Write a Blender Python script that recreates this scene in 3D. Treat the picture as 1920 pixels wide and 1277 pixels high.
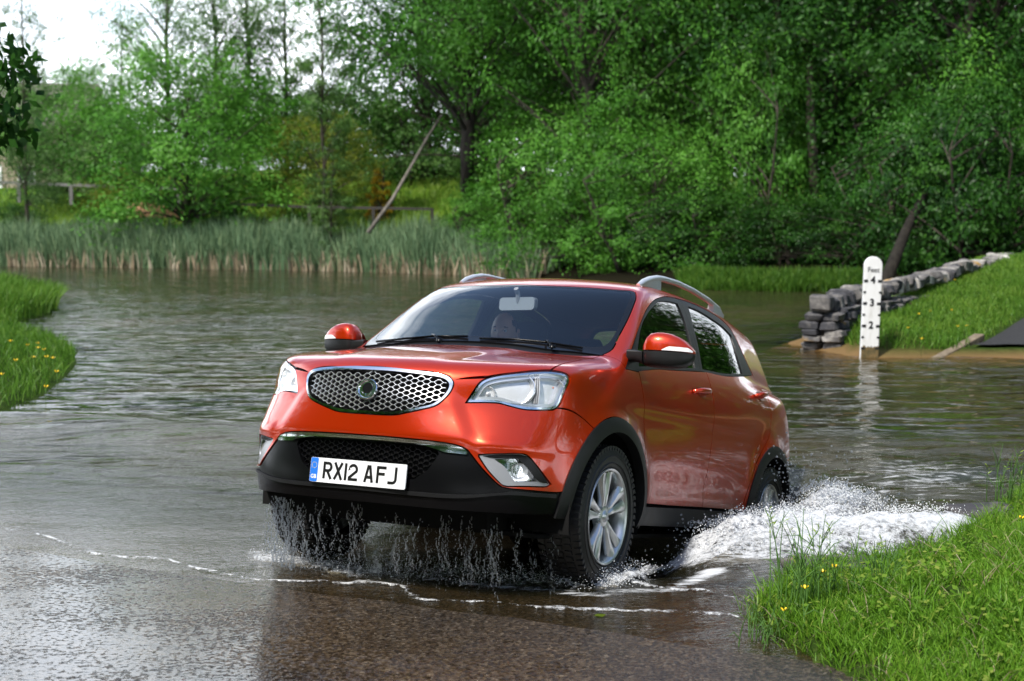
import bpy, bmesh, math, random
import numpy as np
from mathutils import Matrix, Vector
from mathutils.geometry import delaunay_2d_cdt
for o in list(bpy.data.objects): bpy.data.objects.remove(o)
SC = bpy.context.scene
COL = SC.collection
rng = np.random.default_rng(7)
random.seed(7)

# ------------------------------------------------------------------ camera
CAM_H = 1.675
cam = bpy.data.cameras.new('camera')
cam_o = bpy.data.objects.new('camera', cam); COL.objects.link(cam_o)
cam.sensor_width = 36.0; cam.lens = 50.0; cam.clip_start = 0.1; cam.clip_end = 3000
cam_o.location = (0, 0, CAM_H)
cam_o.rotation_euler = (math.radians(90 - 4.321), 0, 0)
cam.dof.use_dof = True; cam.dof.focus_distance = 7.1; cam.dof.aperture_fstop = 3.2
SC.camera = cam_o

# ------------------------------------------------------------------ sky, clouds, sun
SUN_EL, SUN_AZ = math.radians(54), math.radians(218)      # azimuth clockwise from +Y (the view direction)
world = bpy.data.worlds.new('World'); SC.world = world; world.use_nodes = True
nt = world.node_tree; nt.nodes.clear()
def wn(t, **k):
    n = nt.nodes.new(t)
    for a, b in k.items(): setattr(n, a, b)
    return n
w_out = wn('ShaderNodeOutputWorld'); w_bg = wn('ShaderNodeBackground')
sky = wn('ShaderNodeTexSky', sky_type='NISHITA', sun_disc=False)
sky.sun_elevation = SUN_EL; sky.sun_rotation = SUN_AZ; sky.air_density = 1.0; sky.dust_density = 1.0; sky.ozone_density = 1.5
w_bg.inputs['Strength'].default_value = 0.10
w_tc = wn('ShaderNodeTexCoord'); w_map = wn('ShaderNodeMapping'); w_map.inputs['Scale'].default_value = (1.0, 1.0, 2.2)
w_map.inputs['Location'].default_value = (0.3, 0.9, 0.1)
w_no = wn('ShaderNodeTexNoise'); w_no.inputs['Scale'].default_value = 2.3; w_no.inputs['Detail'].default_value = 8; w_no.inputs['Roughness'].default_value = 0.55
w_r = wn('ShaderNodeValToRGB'); w_r.color_ramp.elements[0].position = 0.46; w_r.color_ramp.elements[1].position = 0.64
w_no2 = wn('ShaderNodeTexNoise'); w_no2.inputs['Scale'].default_value = 5; w_no2.inputs['Detail'].default_value = 6
w_cc = wn('ShaderNodeValToRGB')
w_cc.color_ramp.elements[0].position = 0.3; w_cc.color_ramp.elements[0].color = (8.0, 8.8, 9.8, 1)
w_cc.color_ramp.elements[1].position = 0.68; w_cc.color_ramp.elements[1].color = (16.5, 17.2, 18.2, 1)
w_mix = wn('ShaderNodeMix', data_type='RGBA')
L = nt.links.new
L(w_tc.outputs['Generated'], w_map.inputs['Vector']); L(w_map.outputs[0], w_no.inputs['Vector']); L(w_map.outputs[0], w_no2.inputs['Vector'])
w_sep = wn('ShaderNodeSeparateXYZ'); w_el = wn('ShaderNodeMath', operation='MULTIPLY_ADD'); w_el.inputs[1].default_value = -0.62; w_el.inputs[2].default_value = 0.24
L(w_tc.outputs['Generated'], w_sep.inputs[0]); L(w_sep.outputs['Z'], w_el.inputs[0]); w_add = wn('ShaderNodeMath', operation='ADD'); L(w_el.outputs[0], w_add.inputs[0]); L(w_no.outputs['Fac'], w_add.inputs[1])
L(w_add.outputs[0], w_r.inputs['Fac']); L(w_no2.outputs['Fac'], w_cc.inputs['Fac'])
L(w_r.outputs['Color'], w_mix.inputs[0]); L(sky.outputs['Color'], w_mix.inputs[6]); L(w_cc.outputs['Color'], w_mix.inputs[7])
L(w_mix.outputs[2], w_bg.inputs['Color']); L(w_bg.outputs[0], w_out.inputs[0])
sun = bpy.data.lights.new('sun', 'SUN'); sun.energy = 2.6; sun.angle = math.radians(5); sun.color = (1.0, 0.95, 0.87)
sun_o = bpy.data.objects.new('sun', sun); COL.objects.link(sun_o)
sd = Vector((math.sin(SUN_AZ) * math.cos(SUN_EL), math.cos(SUN_AZ) * math.cos(SUN_EL), math.sin(SUN_EL)))
sun_o.rotation_euler = sd.to_track_quat('Z', 'Y').to_euler(); sun_o.location = (0, 0, 60)
vs = SC.view_settings; vs.view_transform = 'Standard'; vs.look = 'None'; vs.exposure = 1.2; vs.gamma = 1.0
SC.render.engine = 'CYCLES'
cy = SC.cycles; cy.max_bounces = 8; cy.diffuse_bounces = 3; cy.glossy_bounces = 4; cy.transmission_bounces = 6
cy.transparent_max_bounces = 48; cy.caustics_reflective = False; cy.caustics_refractive = False
cy.use_denoising = True; cy.sample_clamp_indirect = 6.0

# ------------------------------------------------------------------ materials
MATS = {}
def mat(name, col=(.5, .5, .5), rough=.5, metal=0, coat=0, spec=.5, **kw):
    m = bpy.data.materials.new(name); m.use_nodes = True; MATS[name] = m
    p = m.node_tree.nodes['Principled BSDF']
    p.inputs['Base Color'].default_value = (*col, 1); p.inputs['Roughness'].default_value = rough
    p.inputs['Metallic'].default_value = metal; p.inputs['Coat Weight'].default_value = coat
    p.inputs['Coat Roughness'].default_value = .03; p.inputs['Specular IOR Level'].default_value = spec
    for k, v in kw.items(): p.inputs[k.replace('_', ' ')].default_value = v
    return m
def N(m, t, **k):
    n = m.node_tree.nodes.new(t)
    for a, b in k.items():
        if hasattr(n, a): setattr(n, a, b)
        else: n.inputs[a.replace('_', ' ')].default_value = b
    return n
def LK(m, a, b): m.node_tree.links.new(a, b)
def P_(m): return m.node_tree.nodes['Principled BSDF']
def ramp(m, pts):
    r = N(m, 'ShaderNodeValToRGB'); e = r.color_ramp.elements
    while len(e) < len(pts): e.new(.5)
    for k, (p, c) in enumerate(pts): e[k].position = p; e[k].color = (*c, 1) if len(c) == 3 else c
    return r
def noisy(m, pts, scale=5, detail=5, rough=.6, coord='Object', vscale=None, bump=0, bscale=None, bdist=.01):
    tc = N(m, 'ShaderNodeTexCoord'); src = tc.outputs[coord]
    if vscale:
        mp = N(m, 'ShaderNodeMapping'); mp.inputs['Scale'].default_value = vscale; LK(m, src, mp.inputs[0]); src = mp.outputs[0]
    no = N(m, 'ShaderNodeTexNoise', Scale=scale, Detail=detail, Roughness=rough); LK(m, src, no.inputs['Vector'])
    r = ramp(m, pts); LK(m, no.outputs['Fac'], r.inputs['Fac']); LK(m, r.outputs['Color'], P_(m).inputs['Base Color'])
    if bump:
        n2 = N(m, 'ShaderNodeTexNoise', Scale=bscale or scale * 4, Detail=4); LK(m, src, n2.inputs['Vector'])
        b = N(m, 'ShaderNodeBump', Strength=bump, Distance=bdist); LK(m, n2.outputs['Fac'], b.inputs['Height']); LK(m, b.outputs[0], P_(m).inputs['Normal'])
    return r

def two_sided(m, fr, ior):
    """a thin sheet reflects alike from both sides"""
    g = N(m, 'ShaderNodeNewGeometry'); k = N(m, 'ShaderNodeMapRange'); k.inputs['To Min'].default_value = ior; k.inputs['To Max'].default_value = 1 / ior
    LK(m, g.outputs['Backfacing'], k.inputs['Value']); LK(m, k.outputs[0], fr.inputs['IOR'])
# ------------------------------------------------------------------ object helpers
def tag(o, label=None, cat=None, group=None, kind=None):
    if label: o['label'] = label
    if cat: o['category'] = cat
    if group: o['group'] = group
    if kind: o['kind'] = kind
    return o
def empty(name, label, cat, loc=(0, 0, 0), rz=0, group=None, mw=None):
    o = bpy.data.objects.new(name, None); COL.objects.link(o); o.empty_display_size = .2
    if mw is not None: o.matrix_world = mw
    else: o.location = loc; o.rotation_euler = (0, 0, rz)
    return tag(o, label, cat, group)
def mk(name, V, F, m, parent=None, smooth=True, normals=None, loopn=None, mats=None, midx=None, attrs=None):
    me = bpy.data.meshes.new(name)
    V = np.asarray(V, np.float32)
    if isinstance(F, np.ndarray) and F.ndim == 2:
        nf, k = F.shape
        me.vertices.add(len(V)); me.vertices.foreach_set('co', V.ravel())
        me.loops.add(nf * k); me.loops.foreach_set('vertex_index', F.astype(np.int32).ravel())
        me.polygons.add(nf); me.polygons.foreach_set('loop_start', np.arange(nf, dtype=np.int32) * k)
        me.update(calc_edges=True)
    else:
        me.from_pydata([tuple(map(float, v)) for v in V], [], [tuple(map(int, f)) for f in F])
    if isinstance(m, (list, tuple)):
        for a in m: me.materials.append(a)
    elif m: me.materials.append(m)
    if midx is not None: me.polygons.foreach_set('material_index', np.asarray(midx, np.int32))
    me.polygons.foreach_set('use_smooth', np.full(len(me.polygons), bool(smooth)))
    for an, av in (attrs or {}).items():
        a = me.attributes.new(an, 'FLOAT', 'POINT'); a.data.foreach_set('value', np.asarray(av, np.float32))
    me.validate(); me.update()
    if loopn is not None: me.normals_split_custom_set([tuple(map(float, n)) for n in loopn])
    o = bpy.data.objects.new(name, me); COL.objects.link(o)
    if parent is not None: o.parent = parent
    return o
class MB:
    """collects simple solids into ONE mesh"""
    def __init__(s): s.v = []; s.f = []
    def add(s, V, F):
        b = len(s.v); s.v += [tuple(map(float, v)) for v in V]; s.f += [tuple(b + i for i in f) for f in F]; return s
    def box(s, c, d, R=None):
        c = np.array(c, float); d = np.array(d, float) / 2
        q = np.array([[x, y, z] for x in (-1, 1) for y in (-1, 1) for z in (-1, 1)]) * d
        if R is not None: q = q @ np.array(R).T
        return s.add(q + c, [(0, 1, 3, 2), (4, 6, 7, 5), (0, 4, 5, 1), (2, 3, 7, 6), (0, 2, 6, 4), (1, 5, 7, 3)])
    def tube(s, pts, rad, n=8, cap=True, flat=None, up=(0, 0, 1)):
        pts = np.array(pts, float); k = len(pts)
        rad = np.broadcast_to(np.array(rad, float), (k,)) if np.ndim(rad) <= 1 else rad
        T = np.gradient(pts, axis=0); T /= np.linalg.norm(T, axis=1)[:, None] + 1e-9
        V = []; u0 = np.array(up, float)
        for i in range(k):
            a = np.cross(u0, T[i])
            if np.linalg.norm(a) < 1e-3: a = np.cross((1, 0, 0), T[i])
            a /= np.linalg.norm(a); b = np.cross(T[i], a)
            for j in range(n):
                t = 2 * math.pi * j / n
                V.append(pts[i] + rad[i] * (a * math.cos(t) * (flat or 1) + b * math.sin(t)))
        F = [(i * n + j, i * n + (j + 1) % n, (i + 1) * n + (j + 1) % n, (i + 1) * n + j) for i in range(k - 1) for j in range(n)]
        if cap: F += [tuple(range(n))[::-1], tuple((k - 1) * n + j for j in range(n))]
        return s.add(V, F)
    def lathe(s, prof, n=32, c=(0, 0, 0), axis='z', closed=False):
        V = []; k = len(prof)
        for i in range(n):
            t = 2 * math.pi * i / n; co, si = math.cos(t), math.sin(t)
            for r, h in prof:
                p = {'z': (r * co, r * si, h), 'y': (r * co, h, r * si), 'x': (h, r * co, r * si)}[axis]
                V.append(np.array(p) + c)
        kk = k if closed else k - 1
        F = [(i * k + j, ((i + 1) % n) * k + j, ((i + 1) % n) * k + (j + 1) % k, i * k + (j + 1) % k) for i in range(n) for j in range(kk)]
        return s.add(V, F)
    def build(s, name, m, parent=None, smooth=True, **kw): return mk(name, np.array(s.v), s.f, m, parent, smooth, **kw)
def auto_smooth(o, deg=35):
    me = o.data; bm = bmesh.new(); bm.from_mesh(me); bmesh.ops.recalc_face_normals(bm, faces=bm.faces)
    for e in bm.edges:
        if len(e.link_faces) == 2 and e.calc_face_angle(0) > math.radians(deg): e.smooth = False
    for f in bm.faces: f.smooth = True
    bm.to_mesh(me); bm.free(); return o
def bevel(o, w=.004, seg=2, deg=30):
    b = o.modifiers.new('bevel', 'BEVEL'); b.width = w; b.segments = seg; b.limit_method = 'ANGLE'; b.angle_limit = math.radians(deg); b.harden_normals = False
    return o

# ------------------------------------------------------------------ numeric noise and terrain
def _h(ix, iy, s):
    n = (ix * 374761393 + iy * 668265263 + s * 1274126177) & 0xffffffff; n = ((n ^ (n >> 13)) * 1274126177) & 0xffffffff
    return ((n ^ (n >> 16)) & 0xffff) / 65535.0
def vnoise(x, y, s=0):
    ix = np.floor(x).astype(np.int64); iy = np.floor(y).astype(np.int64); fx = x - ix; fy = y - iy; fx = fx * fx * (3 - 2 * fx); fy = fy * fy * (3 - 2 * fy)
    a, b, c, d = _h(ix, iy, s), _h(ix + 1, iy, s), _h(ix, iy + 1, s), _h(ix + 1, iy + 1, s)
    return (a + (b - a) * fx) * (1 - fy) + (c + (d - c) * fx) * fy
def fbm(x, y, o=4, s=0):
    r = 0; a = .5
    for k in range(o): r = r + a * (vnoise(x, y, s + k) - .5) * 2; x = x * 2.03; y = y * 2.03; a *= .5
    return r
def sdist(x, y, poly):
    """distance to a polygon, positive inside"""
    p = np.array(poly, float); d = np.full(np.shape(x), 1e9); ins = np.zeros(np.shape(x), bool)
    for a, b in zip(p, np.roll(p, -1, 0)):
        e = b - a; t = np.clip(((x - a[0]) * e[0] + (y - a[1]) * e[1]) / (e @ e), 0, 1)
        d = np.minimum(d, np.hypot(x - a[0] - t * e[0], y - a[1] - t * e[1]))
        c = ((a[1] > y) != (b[1] > y)) & (x < (b[0] - a[0]) * (y - a[1]) / (b[1] - a[1] + 1e-12) + a[0]); ins ^= c
    return np.where(ins, d, -d)
def ss(a, b, x):
    t = np.clip((x - a) / (b - a), 0, 1); return t * t * (3 - 2 * t)
BANK_R = [(1.02, 6.18), (1.22, 6.55), (1.45, 6.85), (1.75, 7.0), (2.05, 7.28), (2.42, 7.66), (2.78, 8.2), (3.15, 8.75), (3.5, 9.55), (4.2, 10.8), (5.5, 12), (9, 13), (30, 14), (30, -8), (1.6, -8), (1.40, 3), (1.29, 4.8), (1.27, 5.25), (1.12, 5.7)]
BANK_L = [(-5.0, 13.4), (-5.1, 14.6), (-5.4, 16.2), (-5.85, 18.2), (-6.4, 20), (-7.2, 21.9), (-8.6, 24.2), (-9.5, 26.5), (-9.75, 29), (-10.3, 31.5), (-11.2, 34), (-13, 37), (-16, 44), (-22, 52), (-60, 60), (-60, 5), (-12, 6), (-6.4, 10.5), (-5.6, 12.4)]
BANK_P = [(4.70, 20.05), (4.9, 19.45), (5.6, 19.4), (6.4, 19.35), (7.5, 19.3), (9.5, 19.4), (14, 19), (40, 16), (60, 40), (40, 46), (22, 42), (15, 38), (12.2, 34), (9.6, 31.6), (6.5, 26.2), (4.35, 21.5), (4.62, 20.7)]
BANK_F = [(-160, 95), (-60, 84), (-40, 78.5), (-27, 74.4), (-14.2, 67.8), (-6.1, 63), (-1.3, 57.6), (1.6, 52), (4, 46.5), (6, 42.6), (8, 41.3), (11, 41.2), (16, 43), (24, 46), (60, 44), (200, 40), (420, 600), (-420, 600)]
F0 = np.array([-.3437, 7.1754]); FW = np.array([-.4606, -.8876])
_zr = [(-60, -.62), (-9, -.62), (-5, -.62), (-3.6, -.60), (-2.65, -.535), (-1.3, -.285), (-.5, -.130), (0, -.043), (.45, -.014), (.83, .0), (1.6, .030), (3, .085), (6, .19), (12, .3), (60, .3)]
_zrx = np.array([a for a, b in _zr]); _zrv = np.array([b for a, b in _zr])
def road_z(x, y):
    s = (x - F0[0]) * FW[0] + (y - F0[1]) * FW[1]
    return sum(np.interp(s + d, _zrx, _zrv) for d in (-.3, -.15, 0, .15, .3)) / 5
def land(x, y):
    return sdist(x, y, BANK_R), sdist(x, y, BANK_L), sdist(x, y, BANK_P), sdist(x, y, BANK_F)
def ground_z(x, y, full=False):
    x = np.asarray(x, float); y = np.asarray(y, float); r, l, p, f = land(x, y)
    z = np.where(y < 16, road_z(x, y) - .03, -.62) - .25 * ss(16, 26, y)
    lump = fbm(x * 1.1, y * 1.1, 3, 5)
    zr_ = .07 * ss(.0, .07, r) + .16 * ss(0, 1.1, r) + .035 * lump * ss(0, .4, r)
    z = np.where(r > .0, np.maximum(z, np.maximum(road_z(x, y), -.03) - .02 + zr_), z)
    z = np.maximum(z, np.where(l > -1.6, -.55 + .60 * ss(-1.6, .05, l) + .22 * ss(0, 1.5, l) + .05 * lump * ss(0, .6, l), -9))
    zp = -.45 + .50 * ss(-1.5, .1, p) + .08 * ss(0, .5, p) + .085 * np.clip(y - 19.6, 0, 12) * ss(.1, .8, p) + .25 * ss(6.2, 5.0, x) * ss(.0, .9, p) * ss(24, 20, y) + .02 * lump
    rd = ss(-.5, .3, (x - 6.55) - (y - 19.9) * .62); zp = zp - rd * .12 * ss(.2, 1, p)
    z = np.maximum(z, np.where(p > -1.6, zp, -9))
    zf = -.7 + .9 * ss(-2, .6, f) + .27 * np.clip(f - 1, 0, 16) * ss(12, -4, x) + .07 * np.clip(f, 0, 22) * ss(-4, 12, x) + .055 * np.clip(f - 18, 0, 200) + .15 * fbm(x * .15, y * .15, 3, 9) * ss(0, 4, f)
    return np.maximum(z, np.where(f > -2, zf, -9))
def at(px, py, Y):
    """world point seen at photo pixel (px, py) at distance Y"""
    t = math.radians(4.321); a = (px - 960) / 2667; b = (638.5 - py) / 2667
    d = np.array([a, math.cos(t) + b * math.sin(t), -math.sin(t) + b * math.cos(t)]); return np.array([0, 0, CAM_H]) + d * Y / d[1]
def polar(y0, y1, ny, nx, spread, grow=True):
    ys = np.geomspace(y0 + 9, y1 + 9, ny) - 9 if grow else np.linspace(y0, y1, ny); us = np.linspace(-1, 1, nx)
    X = us[None, :] * (spread * (ys[:, None] + 12)); Y = np.repeat(ys[:, None], nx, 1); return X, Y
def gridfaces(ny, nx):
    i = np.arange(ny - 1)[:, None] * nx + np.arange(nx - 1)[None]; return np.stack([i, i + 1, i + nx + 1, i + nx], -1).reshape(-1, 4)

# ground
m_ground = mat('turf_soil', (.05, .07, .02), 1.0, spec=.03)
r_ = noisy(m_ground, [(.30, (.012, .022, .005)), (.5, (.030, .058, .010)), (.62, (.055, .085, .016)), (.75, (.075, .070, .035))], 9, 9, rough=.75, bump=.9, bscale=60, bdist=.03)
at_ = N(m_ground, 'ShaderNodeAttribute', attribute_name='mud'); mxg = N(m_ground, 'ShaderNodeMix', data_type='RGBA')
nm_ = N(m_ground, 'ShaderNodeTexNoise', Scale=9, Detail=6); rm_ = ramp(m_ground, [(.3, (.10, .062, .026)), (.6, (.26, .165, .075)), (.8, (.36, .25, .13))]); LK(m_ground, nm_.outputs['Fac'], rm_.inputs['Fac'])
LK(m_ground, at_.outputs['Fac'], mxg.inputs[0]); LK(m_ground, r_.outputs['Color'], mxg.inputs[6]); LK(m_ground, rm_.outputs['Color'], mxg.inputs[7]); lt_ = N(m_ground, 'ShaderNodeAttribute', attribute_name='litter_shade'); mxl = N(m_ground, 'ShaderNodeMix', data_type='RGBA'); rl_ = ramp(m_ground, [(.3, (.008, .007, .004)), (.6, (.022, .020, .009)), (.8, (.030, .042, .012))]); LK(m_ground, nm_.outputs['Fac'], rl_.inputs['Fac']); LK(m_ground, lt_.outputs['Fac'], mxl.inputs[0]); md_ = N(m_ground, 'ShaderNodeAttribute', attribute_name='meadow'); mxm = N(m_ground, 'ShaderNodeMix', data_type='RGBA'); rm2 = ramp(m_ground, [(.3, (.060, .130, .012)), (.6, (.115, .190, .020)), (.8, (.17, .22, .035))]); LK(m_ground, nm_.outputs['Fac'], rm2.inputs['Fac']); LK(m_ground, md_.outputs['Fac'], mxm.inputs[0]); LK(m_ground, mxg.outputs[2], mxm.inputs[6]); LK(m_ground, rm2.outputs['Color'], mxm.inputs[7]); LK(m_ground, mxm.outputs[2], mxl.inputs[6]); LK(m_ground, rl_.outputs['Color'], mxl.inputs[7]); LK(m_ground, mxl.outputs[2], P_(m_ground).inputs['Base Color'])
X, Y = polar(-8, 620, 420, 260, .62); Z = ground_z(X, Y); r, l, p, f = land(X, Y)
mud = (p > -2.5) * np.clip(np.maximum(ss(.35, .0, p) * ss(15, 18, Y), ss(.02, -.1, Z)) * ss(.3, -.05, np.minimum(p, 9)) + ss(.0, -.10, Z) * (f < 0), 0, 1) * (f < 0.5)
go = mk('ground', np.stack([X, Y, Z], -1).reshape(-1, 3), gridfaces(*X.shape), m_ground, attrs={'mud': mud.ravel(), 'meadow': ss(2.5, 5, f).ravel(), 'litter_shade': (ss(-1.5, -.2, f) * ss(-2.5, 1, X) * ss(64, 58, Y)).ravel()}); tag(go, kind='structure')  # leaf-litter colour darkened to paint in the shade under the right-hand trees

# wet asphalt of the ford
m_road = mat('wet_asphalt', (.05, .045, .038), .3)
tc = N(m_road, 'ShaderNodeTexCoord')
v1 = N(m_road, 'ShaderNodeTexVoronoi', Scale=75); v1.inputs['Randomness'].default_value = 1; LK(m_road, tc.outputs['Object'], v1.inputs['Vector'])
n1 = N(m_road, 'ShaderNodeTexNoise', Scale=.9, Detail=5, Roughness=.6); LK(m_road, tc.outputs['Object'], n1.inputs['Vector'])
n2 = N(m_road, 'ShaderNodeTexNoise', Scale=60, Detail=4, Roughness=.7); LK(m_road, tc.outputs['Object'], n2.inputs['Vector'])
rc = ramp(m_road, [(.0, (.012, .010, .009)), (.35, (.030, .024, .018)), (.6, (.055, .042, .029)), (.85, (.10, .085, .065)), (1, (.17, .15, .125))]); LK(m_road, v1.outputs['Color'], rc.inputs['Fac'])
rb = ramp(m_road, [(.35, (.75, .72, .72)), (.65, (1.25, 1.05, .80))]); LK(m_road, n1.outputs['Fac'], rb.inputs['Fac'])
mm = N(m_road, 'ShaderNodeMix', data_type='RGBA', blend_type='MULTIPLY'); mm.inputs[0].default_value = 1; LK(m_road, rc.outputs['Color'], mm.inputs[6]); LK(m_road, rb.outputs['Color'], mm.inputs[7]); LK(m_road, mm.outputs[2], P_(m_road).inputs['Base Color'])
wet = N(m_road, 'ShaderNodeAttribute', attribute_name='wet')
pn = N(m_road, 'ShaderNodeTexNoise', Scale=1.2, Detail=5, Roughness=.6); LK(m_road, tc.outputs['Object'], pn.inputs['Vector'])
pf = N(m_road, 'ShaderNodeTexNoise', Scale=42, Detail=4, Roughness=.65); LK(m_road, tc.outputs['Object'], pf.inputs['Vector'])
f1 = N(m_road, 'ShaderNodeMath', operation='MULTIPLY_ADD'); f1.inputs[1].default_value = .85; LK(m_road, pn.outputs['Fac'], f1.inputs[0]); LK(m_road, wet.outputs['Fac'], f1.inputs[2])
f2 = N(m_road, 'ShaderNodeMath', operation='MULTIPLY_ADD'); f2.inputs[1].default_value = 1.6; LK(m_road, pf.outputs['Fac'], f2.inputs[0]); LK(m_road, f1.outputs[0], f2.inputs[2])
pr = N(m_road, 'ShaderNodeMapRange'); pr.inputs['From Min'].default_value = 1.44; pr.inputs['From Max'].default_value = 1.60; LK(m_road, f2.outputs[0], pr.inputs['Value'])
rr_ = N(m_road, 'ShaderNodeMapRange'); rr_.inputs['To Min'].default_value = .38; rr_.inputs['To Max'].default_value = .035; LK(m_road, pr.outputs[0], rr_.inputs['Value']); LK(m_road, rr_.outputs[0], P_(m_road).inputs['Roughness'])
hb = N(m_road, 'ShaderNodeMath', operation='ADD'); LK(m_road, v1.outputs['Distance'], hb.inputs[0]); LK(m_road, n2.outputs['Fac'], hb.inputs[1])
bs = N(m_road, 'ShaderNodeMapRange'); bs.inputs['To Min'].default_value = 1.0; bs.inputs['To Max'].default_value = .05; LK(m_road, pr.outputs[0], bs.inputs['Value'])
bp_ = N(m_road, 'ShaderNodeBump', Distance=.006); LK(m_road, bs.outputs[0], bp_.inputs['Strength']); LK(m_road, hb.outputs[0], bp_.inputs['Height']); LK(m_road, bp_.outputs[0], P_(m_road).inputs['Normal'])
P_(m_road).inputs['Specular IOR Level'].default_value = .6
xs = np.linspace(-9, 4.4, 120); ys = np.linspace(-7, 15.5, 200); X, Y = np.meshgrid(xs, ys); Z = road_z(X, Y) + .004 * fbm(X * 1.2, Y * 1.2, 3, 2)
sr = (X - F0[0]) * FW[0] + (Y - F0[1]) * FW[1]
wetv = .14 + .24 * ss(.2, -.9, X) * ss(.3, .9, sr) - .16 * ss(.1, 1.3, X)
ro = mk('road', np.stack([X, Y, Z], -1).reshape(-1, 3), gridfaces(*X.shape), m_road, attrs={'wet': wetv.ravel()}); tag(ro, kind='structure')
m_road2 = mat('dry_asphalt', (.04, .04, .04), .85, spec=.2); noisy(m_road2, [(.3, (.020, .020, .021)), (.7, (.050, .049, .048))], 40, 5, bump=.5, bscale=120)
U, T = np.meshgrid(np.linspace(0, 1, 16), np.linspace(0, 1, 40)); Yr = 19.62 + .10 * fbm(U * 9, T * 0, 3, 4) * (T < .03) + T * 22; Xr = 6.35 + (Yr - 19.55) * .60 + U * (3.4 + .1 * Yr - 1.9); Zr = ground_z(Xr, Yr) + .035
tag(mk('road', np.stack([Xr, Yr, Zr], -1).reshape(-1, 3), gridfaces(*Xr.shape), m_road2), kind='structure')

# water
m_water = bpy.data.materials.new('pond_water'); m_water.use_nodes = True; MATS['pond_water'] = m_water; m = m_water; m.node_tree.nodes.clear()
o_ = N(m, 'ShaderNodeOutputMaterial'); fr = N(m, 'ShaderNodeFresnel', IOR=1.333); two_sided(m, fr, 1.333); gl = N(m, 'ShaderNodeBsdfGlossy', Roughness=.02)
tr = N(m, 'ShaderNodeBsdfTransparent'); tr.inputs['Color'].default_value = (.80, .74, .62, 1); df = N(m, 'ShaderNodeBsdfDiffuse')
tc = N(m, 'ShaderNodeTexCoord'); ad = N(m, 'ShaderNodeAttribute', attribute_name='murk'); af = N(m, 'ShaderNodeAttribute', attribute_name='foam'); ar = N(m, 'ShaderNodeAttribute', attribute_name='chop')
cn = N(m, 'ShaderNodeTexNoise', Scale=.5, Detail=4); LK(m, tc.outputs['Object'], cn.inputs['Vector']); cr = ramp(m, [(.35, (.028, .030, .014)), (.65, (.058, .048, .022))]); LK(m, cn.outputs['Fac'], cr.inputs['Fac']); LK(m, cr.outputs['Color'], df.inputs['Color'])
def wn_(scale, stretch, det, rough, rot=.0):
    mp = N(m, 'ShaderNodeMapping'); mp.inputs['Scale'].default_value = stretch; mp.inputs['Rotation'].default_value = (0, 0, rot); LK(m, tc.outputs['Object'], mp.inputs[0])
    n = N(m, 'ShaderNodeTexNoise', Scale=scale, Detail=det, Roughness=rough, Distortion=.4); LK(m, mp.outputs[0], n.inputs['Vector']); return n
w1 = wn_(1.9, (.8, 1.5, 1), 1.5, .45); w2 = wn_(6.5, (.8, 1.5, 1), 2, .5, .3); w3 = wn_(24, (.75, 1.5, 1), 3, .6, -.2)
b1 = N(m, 'ShaderNodeBump', Distance=.12, Strength=.9); LK(m, w1.outputs['Fac'], b1.inputs['Height'])
b2 = N(m, 'ShaderNodeBump', Distance=.016, Strength=1.0); LK(m, w2.outputs['Fac'], b2.inputs['Height']); LK(m, b1.outputs[0], b2.inputs['Normal'])
b3 = N(m, 'ShaderNodeBump', Distance=.008); LK(m, w3.outputs['Fac'], b3.inputs['Height']); LK(m, ar.outputs['Fac'], b3.inputs['Strength']); LK(m, b2.outputs[0], b3.inputs['Normal'])
cp_ = N(m, 'ShaderNodeTexNoise', Scale=.16, Detail=3); mpc = N(m, 'ShaderNodeMapping'); mpc.inputs['Scale'].default_value = (.7, 1.6, 1); LK(m, tc.outputs['Object'], mpc.inputs[0]); LK(m, mpc.outputs[0], cp_.inputs['Vector'])
cm_ = N(m, 'ShaderNodeMapRange'); cm_.inputs['From Min'].default_value = .38; cm_.inputs['From Max'].default_value = .60; cm_.inputs['To Min'].default_value = .55; cm_.inputs['To Max'].default_value = 1.25; LK(m, cp_.outputs['Fac'], cm_.inputs['Value']); as_ = N(m, 'ShaderNodeAttribute', attribute_name='swell'); ms_ = N(m, 'ShaderNodeMath', operation='MULTIPLY'); LK(m, cm_.outputs[0], ms_.inputs[0]); LK(m, as_.outputs['Fac'], ms_.inputs[1]); LK(m, ms_.outputs[0], b2.inputs['Strength']); LK(m, ms_.outputs[0], b1.inputs['Strength'])
for n in (fr, gl): LK(m, b3.outputs[0], n.inputs['Normal'])
x1 = N(m, 'ShaderNodeMixShader'); LK(m, ad.outputs['Fac'], x1.inputs[0]); LK(m, tr.outputs[0], x1.inputs[1]); LK(m, df.outputs[0], x1.inputs[2])
x2 = N(m, 'ShaderNodeMixShader'); LK(m, fr.outputs[0], x2.inputs[0]); LK(m, x1.outputs[0], x2.inputs[1]); LK(m, gl.outputs[0], x2.inputs[2])
fd_ = N(m, 'ShaderNodeBsdfDiffuse'); fd_.inputs['Color'].default_value = (.72, .74, .76, 1)
fn1 = wn_(8, (.6, 1.7, 1), 8, .74, .2); fs = N(m, 'ShaderNodeMath', operation='ADD'); LK(m, fn1.outputs['Fac'], fs.inputs[0]); LK(m, af.outputs['Fac'], fs.inputs[1])
fr2 = ramp(m, [(.96, (0, 0, 0)), (1.0, (.35, .35, .35)), (1.0, (1, 1, 1))]); fr2.color_ramp.elements[0].position = .90; fr2.color_ramp.elements[1].position = .95; fr2.color_ramp.elements[2].position = 1.0
mr_ = N(m, 'ShaderNodeMapRange'); mr_.inputs['From Min'].default_value = .92; mr_.inputs['From Max'].default_value = 1.18; LK(m, fs.outputs[0], mr_.inputs['Value'])
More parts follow.
